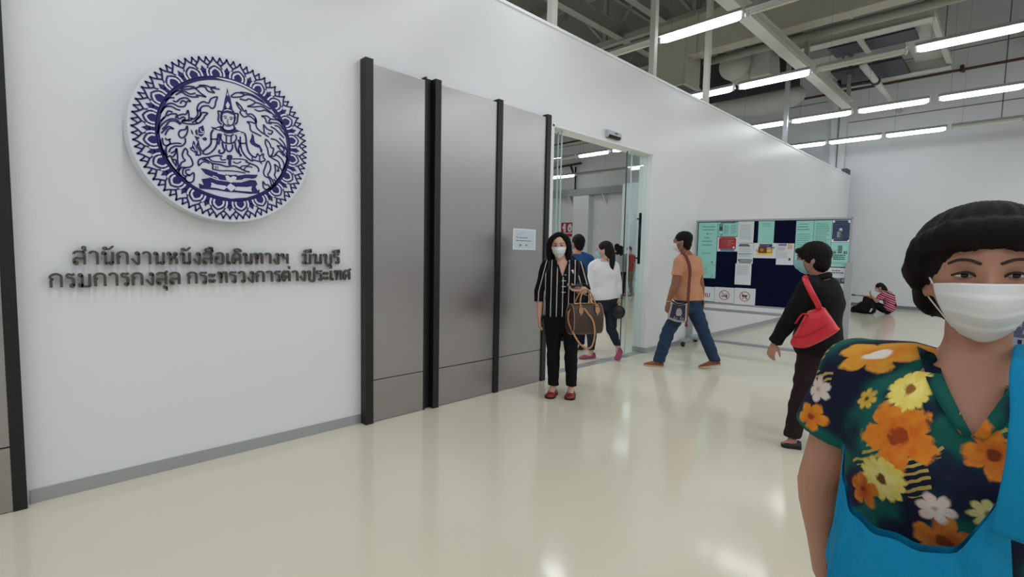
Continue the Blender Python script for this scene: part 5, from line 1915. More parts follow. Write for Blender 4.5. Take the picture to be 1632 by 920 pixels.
# phone in her hand
ph = thing('phone', 'dark phone in a clear case lying in the raised hand of the striped woman', 'phone', to_world(F1, R1, (.105, -.180, 1.108)), math.radians(R1 - 8))
R_ = Matrix.Rotation(math.radians(-14), 4, 'X') @ Matrix.Rotation(math.radians(-8), 4, 'Y')
ob = obj('case', MB().box(-.072, .072, -.036, .036, -.005, .004, 0, R_), plain('phone_case', (92, 90, 94), .25), ph, .004)
obj('camera_bump', MB().box(-.062, -.03, -.030, -.004, .003, .007, 0, R_), plain('phone_lens', (16, 16, 18), .1), ph, .003)
obj('screen', MB().box(-.068, .068, -.033, .033, -.0062, -.0048, 0, R_), plain('phone_black', (10, 10, 12), .1), ph)


# brown handbag
def monogram():
    m = mat('monogram_canvas', c(60, 45, 38), .5, var=.12, vscale=8)
    nt = m.node_tree
    b = nt.nodes['Principled BSDF']
    tc = nt.nodes.new('ShaderNodeTexCoord')
    s = comps(nt, tc.outputs['Object'])
    a = nmath(nt, 'SINE', nmath(nt, 'MULTIPLY', nmath(nt, 'ADD', nmath(nt, 'ADD', s[0], s[1]), s[2]), 95.0))
    d = nmath(nt, 'SINE', nmath(nt, 'MULTIPLY', nmath(nt, 'SUBTRACT', nmath(nt, 'ADD', s[0], s[1]), s[2]), 95.0))
    p = nmath(nt, 'MULTIPLY', a, d)
    k = nmath(nt, 'GREATER_THAN', p, .55)
    k2 = nmath(nt, 'GREATER_THAN', p, .82)
    k3 = nmath(nt, 'LESS_THAN', p, -.72)
    old = b.inputs['Base Color'].links[0].from_socket
    f = nmath(nt, 'ADD', nmath(nt, 'SUBTRACT', k, k2), k3)
    nt.links.new(nmix(nt, nmath(nt, 'MULTIPLY', f, .5), old, c(96, 76, 60)), b.inputs['Base Color'])
    return m


m_mono = monogram()
HB = to_world(F1, R1, (.205, -.235, .668))
hb = thing('handbag', 'brown patterned barrel handbag with tan handles hanging from the arm of the striped woman', 'handbag', HB, math.radians(R1 + 26))
prof = []
for k in range(28):
    a = 2 * PI * k / 28
    y, z = math.cos(a), math.sin(a)
    yy = .088 * math.copysign(abs(y) ** .75, y) * (1.0 if z < .2 else 1 - .10 * (z - .2))
    zz = .135 + (.150 * z if z > 0 else .135 * math.copysign(abs(z) ** .55, z))
    prof.append((yy, zz))
rings = []
for x, s_ in ((-.158, .86), (-.152, .95), (-.14, 1.0), (-.07, 1.02), (0, 1.03), (.07, 1.02), (.14, 1.0), (.152, .95), (.158, .86)):
    rings.append([(x + (.012 * (zz - .13) / .13 if abs(x) > .13 else 0) * (-1 if x > 0 else 1) * .5, yy * s_, .135 + (zz - .135) * s_ - .012 * (1 - (x / .16) ** 2) * (zz > .2)) for yy, zz in prof])
obj('body', MB().loft(rings), m_mono, hb)
for sx in (-1, 1):
    pp = [(sx * .150, yy * .985, .135 + (zz - .135) * .985) for yy, zz in prof]
    obj('piping', MB().tube(pp, .0035, 6, closed=True), m_tan, hb)
for sy in (-1, 1):
    path = catmull([(-.085, sy * .080, .185), (-.082, sy * .072, .235), (-.078, sy * .050, .29), (-.050, sy * .022, .375), (0, sy * .012, .418), (.050, sy * .022, .375), (.078, sy * .050, .29), (.082, sy * .072, .235), (.085, sy * .080, .185)], 5)
    hd = obj('handle', MB().tube(path, .0065, 10, round_ends=True), m_tan, hb)
    for sx in (-1, 1):
        tab = [(-.022, .05), (.022, .05), (.022, .012), (0, -.012), (-.022, .012)]
        obj('handle_tab', MB().prism([(sx * .084 + a, .20 + b_) for a, b_ in tab], lambda a, b_, t: (a, sy * (.083 - max(0, b_ - .2) * .12 + t), b_), 0, .007), m_tan, hd, .002)
        rg_ = [(sx * .083 + .013 * math.cos(q), sy * .076, .262 + .013 * math.sin(q)) for q in np.linspace(0, 2 * PI, 14, endpoint=False)]
        obj('ring', MB().tube(rg_, .0032, 6, closed=True), m_metal, hd)
zp = MB().tube(catmull([(-.165, 0, .20), (-.12, 0, .275), (0, 0, .283), (.12, 0, .275), (.165, 0, .20)], 5), .006, 6)
obj('zip', zp, m_metal, hb)
obj('padlock', MB().box(-.172, -.160, -.014, .014, .165, .20), m_metal, hb, .003)
st = catmull([(-.168, .0, .215), (-.175, -.02, .12), (-.15, -.075, .02), (-.10, -.11, -.07), (-.03, -.125, -.115), (.02, -.125, -.085), (.045, -.118, .02), (.030, -.108, .13), (-.02, -.098, .20), (-.06, -.095, .25)], 6)
obj('shoulder_strap', MB().tube(st, .0085, 8, flat=.25, up=(0, 1, 0)), m_tan, hb)

# ---------------------------------------------------------------- man in orange tee
m_orange_tee = cloth('orange_tee', (196, 140, 108), .9)
m_brownshoe = plain('rust_suede', (146, 70, 40), .7, var=.08)
m_palesole = plain('pale_sole', (196, 176, 150), .7)
F2, R2 = (5.904, -.767, 0), -63.71
A2 = [dict(sh=(-.075, -.165, 1.335), el=(-.115, -.20, 1.045), wr=(-.180, -.215, .835), hd=(-.12, 0, -1), pn=(.7, .75, 0), th=1, curl=.35),
      dict(sh=(.125, .150, 1.335), el=(.195, .18, 1.03), wr=(.212, .155, .865), hd=(.08, -.1, -1), pn=(-.7, -.6, 0), th=-1, curl=.35)]
S2 = dict(H=1.70, yaw=-118, spine=[(.055, 0, .80), (.048, 0, 1.0), (.030, 0, 1.24), (.000, 0, 1.425)], head=((-.052, -.005, 1.578), -104, 4, 0), hs=1.03, girth=1.05, wide=1.12, deep=1.25,
          belly=.02, skin=sk_tan, arms=A2,
          legs=[dict(hip=(.02, -.075, .84), kn=(-.165, -.085, .47), an=(-.262, -.07, .085), heel=(-.205, -.07, 0), toe=(-.455, -.055, 0), shoe=dict(wd=.094, hz=.075, m=m_brownshoe, sole=m_palesole, label='rust brown slip-on shoe')),
                dict(hip=(.09, .075, .84), kn=(.245, .08, .47), an=(.392, .09, .12), heel=(.468, .10, .055), toe=(.212, .075, 0), shoe=dict(wd=.094, hz=.075, m=m_brownshoe, sole=m_palesole, label='rust brown slip-on shoe'))],
          trousers=dict(m=m_denim, g=.003, r=(.098, .076, .068), end=1.04, fold=.006, calf=.004),
          top=dict(m=m_orange_tee, g=.014, t0=.10, sleeves=[(.066, .064, .58), (.066, .064, .58)], fold=.005, name='t_shirt'),
          hair=SHORT + [('e', (0, .045, .05), (.082, .080, .075))], mask=m_maskw, seed=1.9)
P2 = person('man in orange t-shirt and blue jeans walking towards the doorway with woven shoulder bag', F2, R2, S2)
obj('bracelet', MB().tube([Vector((-.176, -.214, .85)) + Vector((.030 * math.cos(q), .030 * math.sin(q), .006 * math.cos(q))) for q in np.linspace(0, 2 * PI, 18, endpoint=False)], .005, 6, closed=True),
    plain('bead_pale', (206, 190, 160), .5), P2)
wb = thing('woven_bag', 'navy woven cloth shoulder bag with pale border and brown strap on the man in orange', 'shoulder bag', to_world(F2, R2, (-.055, -.285, .62)), math.radians(R2))
m_wn = cloth('woven_navy', (52, 58, 78), .95, var=.25, vscale=40)
m_wb = cloth('woven_border', (172, 160, 158), .95, var=.2, vscale=60)
m_wr = cloth('woven_brown', (116, 66, 60), .95, var=.15, vscale=40)
BP = [(-.125, .03), (-.03, -.005), (.095, -.012), (.100, .05), (.098, .235), (.0, .215), (-.085, .245), (-.105, .14)]
obj('pouch', MB().prism(BP, lambda a, b_, t: (a, t, b_), -.03, .03), m_wb, wb, .012)
ce = (-.005, .115)
obj('front_panel', MB().prism([(ce[0] + (a - ce[0]) * .78, ce[1] + (b_ - ce[1]) * .78) for a, b_ in BP], lambda a, b_, t: (a, t, b_), -.036, -.029), m_wn, wb, .003)
mo = MB()
mf = lambda a, b_, t: (a, -.036 - t, b_)
mo.prism([(-.03, .10), (-.02, .15), (.01, .165), (.035, .145), (.04, .10), (.03, .07), (-.02, .07)], mf, 0, .003)
for sx in (-.035, .04):
    mo.stroke([(q.x, q.y) for q in catmull([(sx, .06, 0), (sx - .015, .04, 0), (sx, .028, 0), (sx + .02, .036, 0), (sx + .012, .05, 0)], 4)], .008, mf, 0, .003)
obj('motif', mo, m_wb, wb)
obj('opening', MB().tube(catmull([(-.085, -.03, .245), (-.0, -.034, .208), (.098, -.03, .238)], 5), .007, 8), m_blackcloth, wb)
stp = catmull([(.092, -.02, .0), (.100, -.02, .22), (.105, .02, .45), (.108, .07, .62), (.078, .10, .735), (.035, .14, .805), (-.01, .18, .79), (-.05, .17, .70)], 6)
obj('strap', MB().tube(stp, .017, 8, flat=.25, up=(0, 1, 0)), m_wr, wb)
ts = MB()
for k in range(9):
    a = k * .7
    ts.tube([(.092 + .006 * math.cos(a), -.022 + .006 * math.sin(a), .01), (.096 + .016 * math.cos(a), -.022 + .016 * math.sin(a), -.055)], .004, 6)
obj('tassel', ts, m_wr, wb)

# ---------------------------------------------------------------- woman in black suit with red bag
m_suit = cloth('black_wool', (22, 21, 24), .92)
m_dbrown = cloth('dark_brown_cloth', (44, 32, 34), .92)
m_blackshoe = plain('black_shoe', (22, 22, 25), .4)
F3, R3 = (4.147, -2.529, 0), -74.43
A3 = [dict(sh=(.065, -.135, 1.205), el=(-.050, -.165, .945), wr=(-.130, -.12, .775), hd=(-.25, -.05, -1), pn=(.5, .8, -.1), th=1, curl=.35, hs=.95),
      dict(sh=(.205, .13, 1.205), el=(.245, .16, .95), wr=(.235, .10, .76), hd=(0, -.1, -1), pn=(-.5, -.8, 0), th=-1, curl=.35)]
S3 = dict(H=1.52, yaw=-112, spine=[(.150, 0, .70), (.150, 0, .90), (.150, 0, 1.11), (.128, 0, 1.272)], head=((.080, -.01, 1.412), -100, 3, 0), hs=.97, girth=1.05, wide=1.12, deep=1.2, skin=sk_mid, arms=A3,
          legs=[dict(hip=(.12, -.07, .72), kn=(.075, -.09, .41), an=(.025, -.08, .09), heel=(.085, -.08, 0), toe=(-.15, -.07, 0) if False else (-.045, -.10, 0), shoe=dict(wd=.084, hz=.06, m=m_blackshoe, sole=m_sole, label='black shoe')),
                dict(hip=(.185, .07, .72), kn=(.22, .08, .41), an=(.29, .08, .10), heel=(.36, .08, .04), toe=(.135, .06, 0), shoe=dict(wd=.084, hz=.06, m=m_blackshoe, sole=m_sole, label='black shoe'))],
          trousers=dict(m=m_dbrown, g=.014, r=(.100, .080, .062), end=1.03, fold=.005),
          top=dict(m=m_suit, g=.022, t0=.02, sleeves=[(.070, .048, 1.93), (.070, .048, 1.9)], fold=.005, name='jacket'),
          hair=[('e', (0, .018, .030), (.092, .112, .102)), ('e', (0, .055, -.03), (.080, .068, .080)), ('t', [(-.05, -.075, .06), (0, -.095, .062), (.05, -.075, .06)], [.018, .022, .018]),
                ('t', [(-.078, -.03, .03), (-.082, -.01, -.03)], [.016, .010]), ('t', [(.078, -.03, .03), (.082, -.01, -.03)], [.016, .010])],
          mask=m_maskb, seed=2.7)
P3 = person('woman in black jacket and dark brown trousers carrying a red shoulder bag', F3, R3, S3)
cl = MB().tube([Vector((.122 + .068 * math.cos(q), .068 * math.sin(q), 1.272 + .022 * math.cos(q))) for q in np.linspace(-2.5, 2.5, 24)], .024, 10, flat=1.0, round_ends=True)
obj('collar', cl, m_suit, P3)
m_red_l = plain('red_leather_bag', (206, 34, 50), .42, var=.04, bump=.08, bscale=120)
rbg = thing('red_bag', 'bright red leather shoulder bag on the back of the woman in black jacket', 'shoulder bag', to_world(F3, R3, (.10, -.30, .90)), math.radians(R3))
PB = [(-.122, -.085), (-.050, -.110), (.040, -.062), (.150, .030), (.140, .062), (.075, .160), (.055, .176), (-.020, .150), (-.045, .120), (-.085, .020)]
mbp = MB()
lay = []
for y, s_ in ((-.075, .55), (-.070, .82), (-.05, .97), (0, 1.03), (.05, 1.0), (.07, .85), (.075, .6)):
    cx_, cz_ = .01, .02
    lay.append([(cx_ + (q.x - cx_) * s_, y, cz_ + (q.y - cz_) * s_) for q in catmull([Vector((a, b_, 0)) for a, b_ in PB], 4, True)])
obj('body', mbp.loft(lay), m_red_l, rbg)
obj('seam', MB().tube(catmull([(-.112, -.074, -.03), (-.02, -.088, -.005), (.085, -.075, .075)], 5), .003, 6), plain('red_seam', (150, 20, 36), .5), rbg)
obj('zip', MB().tube(catmull([(-.03, -.03, .146), (.01, -.02, .160), (.062, -.02, .172)], 4), .005, 6), m_metal, rbg)
stp = catmull([(.040, -.03, .160), (.015, -.06, .22), (-.015, -.07, .275), (-.045, -.02, .335), (-.060, .06, .370), (-.055, .14, .372), (-.03, .22, .33)], 6)
obj('strap', MB().tube(stp, .019, 8, flat=.28, up=(0, 1, 0)), m_red_l, rbg)
obj('strap', MB().tube(catmull([(-.030, -.04, .12), (-.055, -.07, .135), (-.075, -.06, .115), (-.10, -.03, .06)], 5), .012, 8, flat=.4), m_red_l, rbg)
obj('strap_ring', MB().tube([Vector((.040, -.035, .170)) + Vector((.016 * math.cos(q), 0, .016 * math.sin(q))) for q in np.linspace(0, 2 * PI, 14, endpoint=False)], .0035, 6, closed=True), m_metal, rbg)

# ---------------------------------------------------------------- people in the doorway
m_blue_tee = cloth('blue_tee', (40, 84, 128), .9)
m_white_bl = cloth('white_blouse', (226, 228, 232), .9, var=.03)
m_grey_tee = cloth('grey_tee', (150, 154, 158), .9)
m_red_tee = cloth('red_tee', (176, 36, 46), .9)
m_khaki = cloth('khaki', (128, 112, 92), .9)
m_pink = plain('pink_rubber', (156, 68, 92), .6, var=.05)
m_navyc = cloth('navy_cloth', (30, 36, 52), .9)


def walker(label, F, R, H, yaw, hyaw, top, tm, hairl, skinm, x0=0.0, stride=.18, sleeve=.6, shoe_m=None, mask=None, tr=None, seed=1.0, hs=1.0, wide=1.05, t0=.10, topname='shirt', vox=.009, hz=.925):
    """a plain walking figure; x0 shifts it sideways"""
    f = yawv(yaw, 0, -1)
    s = yawv(yaw, 1, 0)
    O = Vector((x0, 0, 0))
    P = lambda a, b_, z: tuple(O + s * a + f * b_ + Vector((0, 0, z * H)))
    arms = []
    for sg in (-1, 1):
        arms.append(dict(sh=P(sg * .108 * H, 0, .790), el=P(sg * .135 * H, -.02 * sg, .625), wr=P(sg * .135 * H, .03 + .05 * sg, .485), hd=(f.x * .2, f.y * .2, -1), pn=tuple(-s * sg), th=sg, curl=.35))
    sh = lambda: dict(wd=.088, hz=.065, m=shoe_m or m_blackshoe, sole=m_sole)
    fz = stride
    legs = [dict(hip=P(-.05 * H, 0, .50), kn=P(-.05 * H, fz * .6 + .02, .27), an=P(-.048 * H, fz - .04, .055), heel=P(-.048 * H, fz - .09, 0), toe=P(-.05 * H, fz + .15, 0), shoe=sh()),
            dict(hip=P(.05 * H, 0, .50), kn=P(.05 * H, -fz * .3 + .03, .27), an=P(.048 * H, -fz - .04, .065), heel=P(.048 * H, -fz - .10, .025), toe=P(.05 * H, -fz + .13, 0), shoe=sh())]
    S = dict(H=H, yaw=yaw, spine=[P(0, 0, .47), P(0, 0, .60), P(0, -.01, .74), P(0, -.012, .845)], head=(P(0, .02, hz), hyaw, 3), hs=hs * H / 1.62, wide=wide, deep=1.1, skin=skinm, arms=arms, legs=legs,
             vox=vox, cvox=vox, hvox=vox, trousers=dict(m=tr or m_navyc, g=.010, r=(.094, .068, .054), end=1.03, fold=.003),
             top=dict(m=top, g=.014, t0=t0, sleeves=[(.064, .058, sleeve)] * 2, fold=.004, name=topname), hair=hairl, mask=mask, seed=seed, eyes=mask is not None)
    p_ = person(label, F, R, S)
    return p_, S


PONY = SHORT + [('t', [(0, .085, .03), (0, .112, -.03), (0, .108, -.14), (0, .085, -.27), (0, .075, -.37)], [.040, .036, .040, .034, .010])]
LONG = SHORT + [('t', [(-.045, .075, .02), (-.055, .075, -.12), (-.05, .07, -.26)], [.055, .05, .02]), ('t', [(.045, .075, .02), (.055, .075, -.12), (.05, .07, -.26)], [.055, .05, .02]),
                ('t', [(.08, .02, .03), (.086, .03, -.08), (.08, .035, -.2)], [.024, .026, .012]), ('t', [(-.08, .02, .03), (-.086, .03, -.08), (-.08, .035, -.2)], [.024, .026, .012])]

# woman in the white blouse, mid-stride over the threshold
F4, R4 = (5.59, .06, 0), -56.24
A4 = [dict(sh=(-.275, -.03, 1.245), el=(-.285, -.06, 1.02), wr=(-.300, -.10, .83), hd=(-.1, -.1, -1), pn=(.8, .3, 0), th=1, curl=.3),
      dict(sh=(-.010, .10, 1.25), el=(.045, .12, 1.02), wr=(.055, .05, .84), hd=(.05, -.1, -1), pn=(-.8, -.3, 0), th=-1, curl=.3)]
S4 = dict(H=1.57, yaw=-143, spine=[(-.095, .03, .735), (-.115, .02, .93), (-.140, .03, 1.15), (-.150, .03, 1.325)], head=((-.140, .01, 1.458), -108, 4), hs=.97, skin=sk_fair, arms=A4, wide=1.12, deep=1.15, vox=.007,
          legs=[dict(hip=(-.165, .0, .75), kn=(-.270, -.02, .42), an=(-.272, .0, .085), heel=(-.215, .03, 0), toe=(-.425, -.08, 0), shoe=dict(wd=.095, hz=.085, m=m_pink, label='pink rubber clog')),
                dict(hip=(-.03, .06, .75), kn=(-.015, .05, .41), an=(.085, .04, .165), heel=(.118, .06, .105), toe=(.098, -.02, .0) if False else (.075, -.09, .005), shoe=dict(wd=.095, hz=.085, m=m_pink, label='pink rubber clog'))],
          trousers=dict(m=m_ddenim, g=.010, r=(.098, .070, .050), end=.88, fold=.004),
          top=dict(m=m_white_bl, g=.022, t0=.14, sleeves=[(.070, .056, 1.85), (.070, .056, 1.85)], fold=.006, name='blouse'),
          hair=PONY, hairm=m_hair2, mask=m_maskb, seed=3.3)
P4 = person('woman in white blouse with long dark ponytail stepping through the doorway in pink clogs', F4, R4, S4)
rb_ = thing('round_bag', 'round black handbag on thin strap at the hip of the woman in white blouse', 'handbag', to_world(F4, R4, (.075, -.05, .655)), math.radians(R4))
obj('body', MB().oval([((0, -.045, 0), (.066, 0, 0), (0, 0, .072)), ((0, -.035, 0), (.076, 0, 0), (0, 0, .082)), ((0, .035, 0), (.076, 0, 0), (0, 0, .082)), ((0, .045, 0), (.066, 0, 0), (0, 0, .072))], 28, round_ends=False),
    plain('black_bag_leather', (26, 24, 24), .4), rb_)
obj('rim', MB().tube([(.078 * math.cos(q), -.038, .084 * math.sin(q)) for q in np.linspace(0, 2 * PI, 28, endpoint=False)], .004, 6, closed=True), plain('bag_rim', (58, 50, 42), .4), rb_)
obj('strap', MB().tube(catmull([(-.05, 0, .065), (-.04, .04, .25), (-.06, .10, .48), (-.085, .145, .66), (-.10, .14, .668)], 5), .007, 8, flat=.4), plain('black_bag_leather', (26, 24, 24), .4), rb_)

Rb = math.degrees(math.atan2(-.59, .80))
p_, S5 = walker('man in blue t-shirt seen from behind, inside the doorway', (5.76, .78, 0), -53.5, 1.68, 172, -152, m_blue_tee, m_navyc, SHORT + [('e', (0, .03, .03), (.086, .1, .09))], sk_mid, -.03,
                .10, .62, mask=m_maskb, seed=4.1, hs=1.0, topname='t_shirt', vox=.008)
obj('sling_strap', MB().tube(catmull([(-.10, -.12, 1.37), (-.03, -.155, 1.27), (.05, -.165, 1.10), (.12, -.15, .95), (.17, -.10, .85)], 5), .018, 8, flat=.3, up=(0, 1, 0)), m_navyc, p_)
walker('person with long black hair hidden behind the striped woman, only the hair showing', (6.15, 1.38, 0), -51.9, 1.60, 175, 172, m_blackcloth, m_navyc, LONG, sk_fair, -.08, .10, .9, seed=5.0, hz=.92)
walker('woman in grey t-shirt with long dark hair and black trousers, far inside the doorway', (13.52, 5.09, 0), -57.0, 1.66, 175, 150, m_grey_tee, m_navyc, LONG, sk_fair, -.06, .10, .9, tr=m_blackcloth, seed=6.0, vox=.011)
walker('person in red t-shirt and khaki trousers at the white inner wall inside the doorway', (14.55, 5.50, 0), -57.4, 1.66, -30, -20, m_red_tee, m_navyc, SHORT, sk_mid, .0, .06, .6, mask=m_maskw, tr=m_khaki, seed=7.0, vox=.011)
walker('dark-haired person mostly hidden behind the woman in grey t-shirt inside the doorway', (14.3, 5.75, 0), -56.7, 1.74, 175, 165, m_navyc, m_navyc, SHORT, sk_mid, -.06, .08, .6, seed=8.0, vox=.011)

# ---------------------------------------------------------------- person seated on the floor at the far wall
def red_stripe(nt, v, b):
    s = comps(nt, v)
    fr = nmath(nt, 'FRACT', nmath(nt, 'MULTIPLY', nmath(nt, 'ADD', s[1], 5.0), 1 / .115))
    r = nt.nodes.new('ShaderNodeValToRGB')
    r.color_ramp.interpolation = 'CONSTANT'
    el = r.color_ramp.elements
    el[0].color = c(196, 52, 72)
    el[1].position, el[1].color = .36, c(226, 214, 220)
    for p_, q in ((.48, c(46, 40, 92)), (.74, c(196, 52, 72)), (.86, c(226, 214, 220)), (.94, c(196, 52, 72))):
        e_ = el.new(p_)
        e_.color = q
    nt.links.new(fr, r.inputs[0])
    nt.links.new(r.outputs[0], b.inputs['Base Color'])


m_rstripe = attr_mat('red_striped_shirt', red_stripe)
A6 = [dict(sh=(.01, -.15, .505), el=(-.125, -.19, .315), wr=(-.265, -.12, .475), hd=(-.3, .1, 1), pn=(.9, .1, .2), th=-1, curl=.5),
      dict(sh=(.01, .15, .505), el=(-.17, .16, .33), wr=(-.330, .05, .425), hd=(-1, -.2, .15), pn=(0, -.2, -1), th=1, curl=.9)]
S6 = dict(H=1.55, yaw=-92, spine=[(.11, 0, .10), (.165, 0, .26), (.110, 0, .44), (.01, 0, .565)], head=((-.085, 0, .672), -92, 22), hs=.97, wide=1.15, deep=1.15, skin=sk_mid, arms=A6, vox=.010, cvox=.010, hvox=.010,
          legs=[dict(hip=(.05, -.09, .115), kn=(-.36, -.13, .33), an=(-.30, -.12, .07), heel=(-.25, -.12, 0), toe=(-.47, -.14, 0), shoe=dict(wd=.085, hz=.065, m=m_blackshoe, sole=m_sole)),
                dict(hip=(.05, .09, .115), kn=(-.36, .11, .36), an=(-.32, .12, .07), heel=(-.27, .12, 0), toe=(-.49, .13, 0), shoe=dict(wd=.085, hz=.065, m=m_blackshoe, sole=m_sole))],
          trousers=dict(m=m_blackcloth, g=.010, r=(.095, .070, .055), end=.95, t1=.3),
          top=dict(m=m_rstripe, g=.020, t0=.0, sleeves=[(.066, .060, .62), (.066, .060, .62)], fold=.006, attr=lambda co: np.stack([co[:, 0], co[:, 2] + .45 * co[:, 0], co[:, 1]], 1), vox=.010),
          hair=PONY, hairm=m_hair2, mask=m_maskw, seed=4.6)
F6, R6 = (15.93, -1.245, 0), -81.29
person('person in red and navy striped shirt sitting on the floor near the far white wall', F6, R6, S6)
m_bpk = cloth('backpack_black', (17, 17, 18), .8)
bk = thing('backpack', 'black backpack slumped on the floor in front of the seated person in stripes', 'backpack', to_world(F6, R6, (-.37, -.33, 0)), math.radians(R6))
mb_ = MB()
for q in ((-.12, 0, .10, .17, .13, .10), (0, 0, .16, .17, .14, .16), (.08, .02, .20, .13, .13, .15), (.15, 0, .10, .11, .13, .10), (-.22, 0, .05, .08, .11, .05)):
    mb_.ell(q[:3], q[3:])
remesh(mb_, .011, 6, 'body', m_bpk, bk, folds(.008, 9, 7, 2.2))
obj('front_pocket', MB().ell((-.02, -.125, .12), (.11, .04, .08)), m_bpk, bk)
obj('strap', MB().tube(catmull([(.05, -.10, .30), (.16, -.14, .24), (.20, -.13, .12), (.16, -.12, .03)], 5), .016, 8, flat=.3), m_bpk, bk)
obj('bottle_pocket', MB().tube([(.13, -.13, .07), (.16, -.14, .14)], .022, 12, round_ends=True), plain('pale_plastic', (190, 192, 190), .4), bk)
rd = thing('selfie_stick', 'thin dark stick with thicker grip held level by the person sitting on the floor', 'stick', to_world(F6, R6, (-.52, .03, .437)), math.radians(R6))
obj('rod', MB().tube([(-.10, 0, .004), (.16, 0, -.005)], .011, 10, round_ends=True), plain('stick_dark', (40, 42, 48), .4), rd)
obj('grip', MB().tube([(-.18, 0, .006), (-.09, 0, .004)], .018, 10, round_ends=True), m_blackcloth, rd)

# ---------------------------------------------------------------- woman in floral shirt, close to the camera
FLOWERS = [  # u, z, radius, petals, turn, outer, inner, heart
    (-.073, 1.268, .040, 4, .3, (214, 134, 38), (190, 84, 26), (120, 46, 24)), (-.098, 1.183, .042, 16, .1, (226, 204, 92), (238, 224, 130), (150, 96, 40)),
    (-.093, 1.104, .062, 5, .9, (214, 132, 40), (206, 100, 30), (150, 62, 26)), (.034, 1.110, .044, 4, .5, (212, 130, 42), (190, 92, 36), (120, 50, 26)),
    (-.106, 1.022, .042, 14, .4, (222, 200, 96), (232, 220, 140), (110, 66, 34)), (-.140, .984, .034, 5, .2, (206, 122, 36), (176, 80, 26), (120, 50, 24)),
    (-.200, 1.232, .044, 6, .5, (220, 160, 60), (214, 132, 44), (232, 226, 216)), (-.262, 1.140, .030, 6, .0, (206, 200, 194), (220, 190, 180), (150, 170, 140)),
    (-.262, 1.080, .032, 5, .7, (216, 140, 42), (200, 104, 34), (140, 60, 26)), (-.015, .950, .046, 5, .2, (200, 124, 46), (176, 86, 36), (120, 56, 30)),
    (-.030, 1.003, .028, 6, .6, (216, 196, 186), (226, 210, 200), (190, 150, 130)), (.032, 1.016, .028, 8, .2, (206, 196, 124), (222, 214, 150), (120, 110, 60)),
    (.082, 1.030, .026, 5, .4, (190, 130, 84), (200, 150, 110), (120, 60, 40)), (-.205, .900, .030, 10, .3, (218, 196, 96), (228, 214, 140), (130, 90, 40)),
    (.100, 1.200, .034, 5, .4, (220, 176, 96), (206, 150, 84), (150, 90, 50)), (.125, 1.090, .040, 5, .1, (212, 130, 42), (196, 96, 32), (130, 56, 26)),
    (.155, 1.230, .038, 14, .1, (224, 202, 96), (236, 222, 132), (140, 90, 40)), (.20, 1.01, .045, 5, .8, (212, 132, 40), (196, 96, 32), (130, 56, 26)),
    (.155, .93, .038, 14, .2, (224, 202, 96), (236, 222, 132), (140, 90, 40)), (-.26, .96, .040, 5, .6, (212, 132, 40), (196, 96, 32), (130, 56, 26)),
    (-.08, .86, .046, 5, .3, (212, 132, 40), (196, 96, 32), (130, 56, 26)), (.06, .84, .042, 14, .3, (224, 202, 96), (236, 222, 132), (140, 90, 40)),
    (-.18, .80, .042, 6, .1, (216, 196, 186), (226, 210, 200), (190, 150, 130)), (.30, 1.18, .045, 5, .3, (212, 132, 40), (196, 96, 32), (130, 56, 26)),
    (-.36, 1.15, .046, 5, .2, (212, 132, 40), (196, 96, 32), (130, 56, 26)), (.38, .98, .045, 14, .1, (224, 202, 96), (236, 222, 132), (140, 90, 40)), (-.40, .97, .045, 14, .1, (224, 202, 96), (236, 222, 132), (140, 90, 40)),
    (-.165, 1.150, .022, 7, .3, (206, 170, 70), (190, 150, 60), (60, 50, 30)), (.006, 1.205, .022, 6, .3, (20, 96, 92), (24, 110, 100), (16, 60, 70)),
]


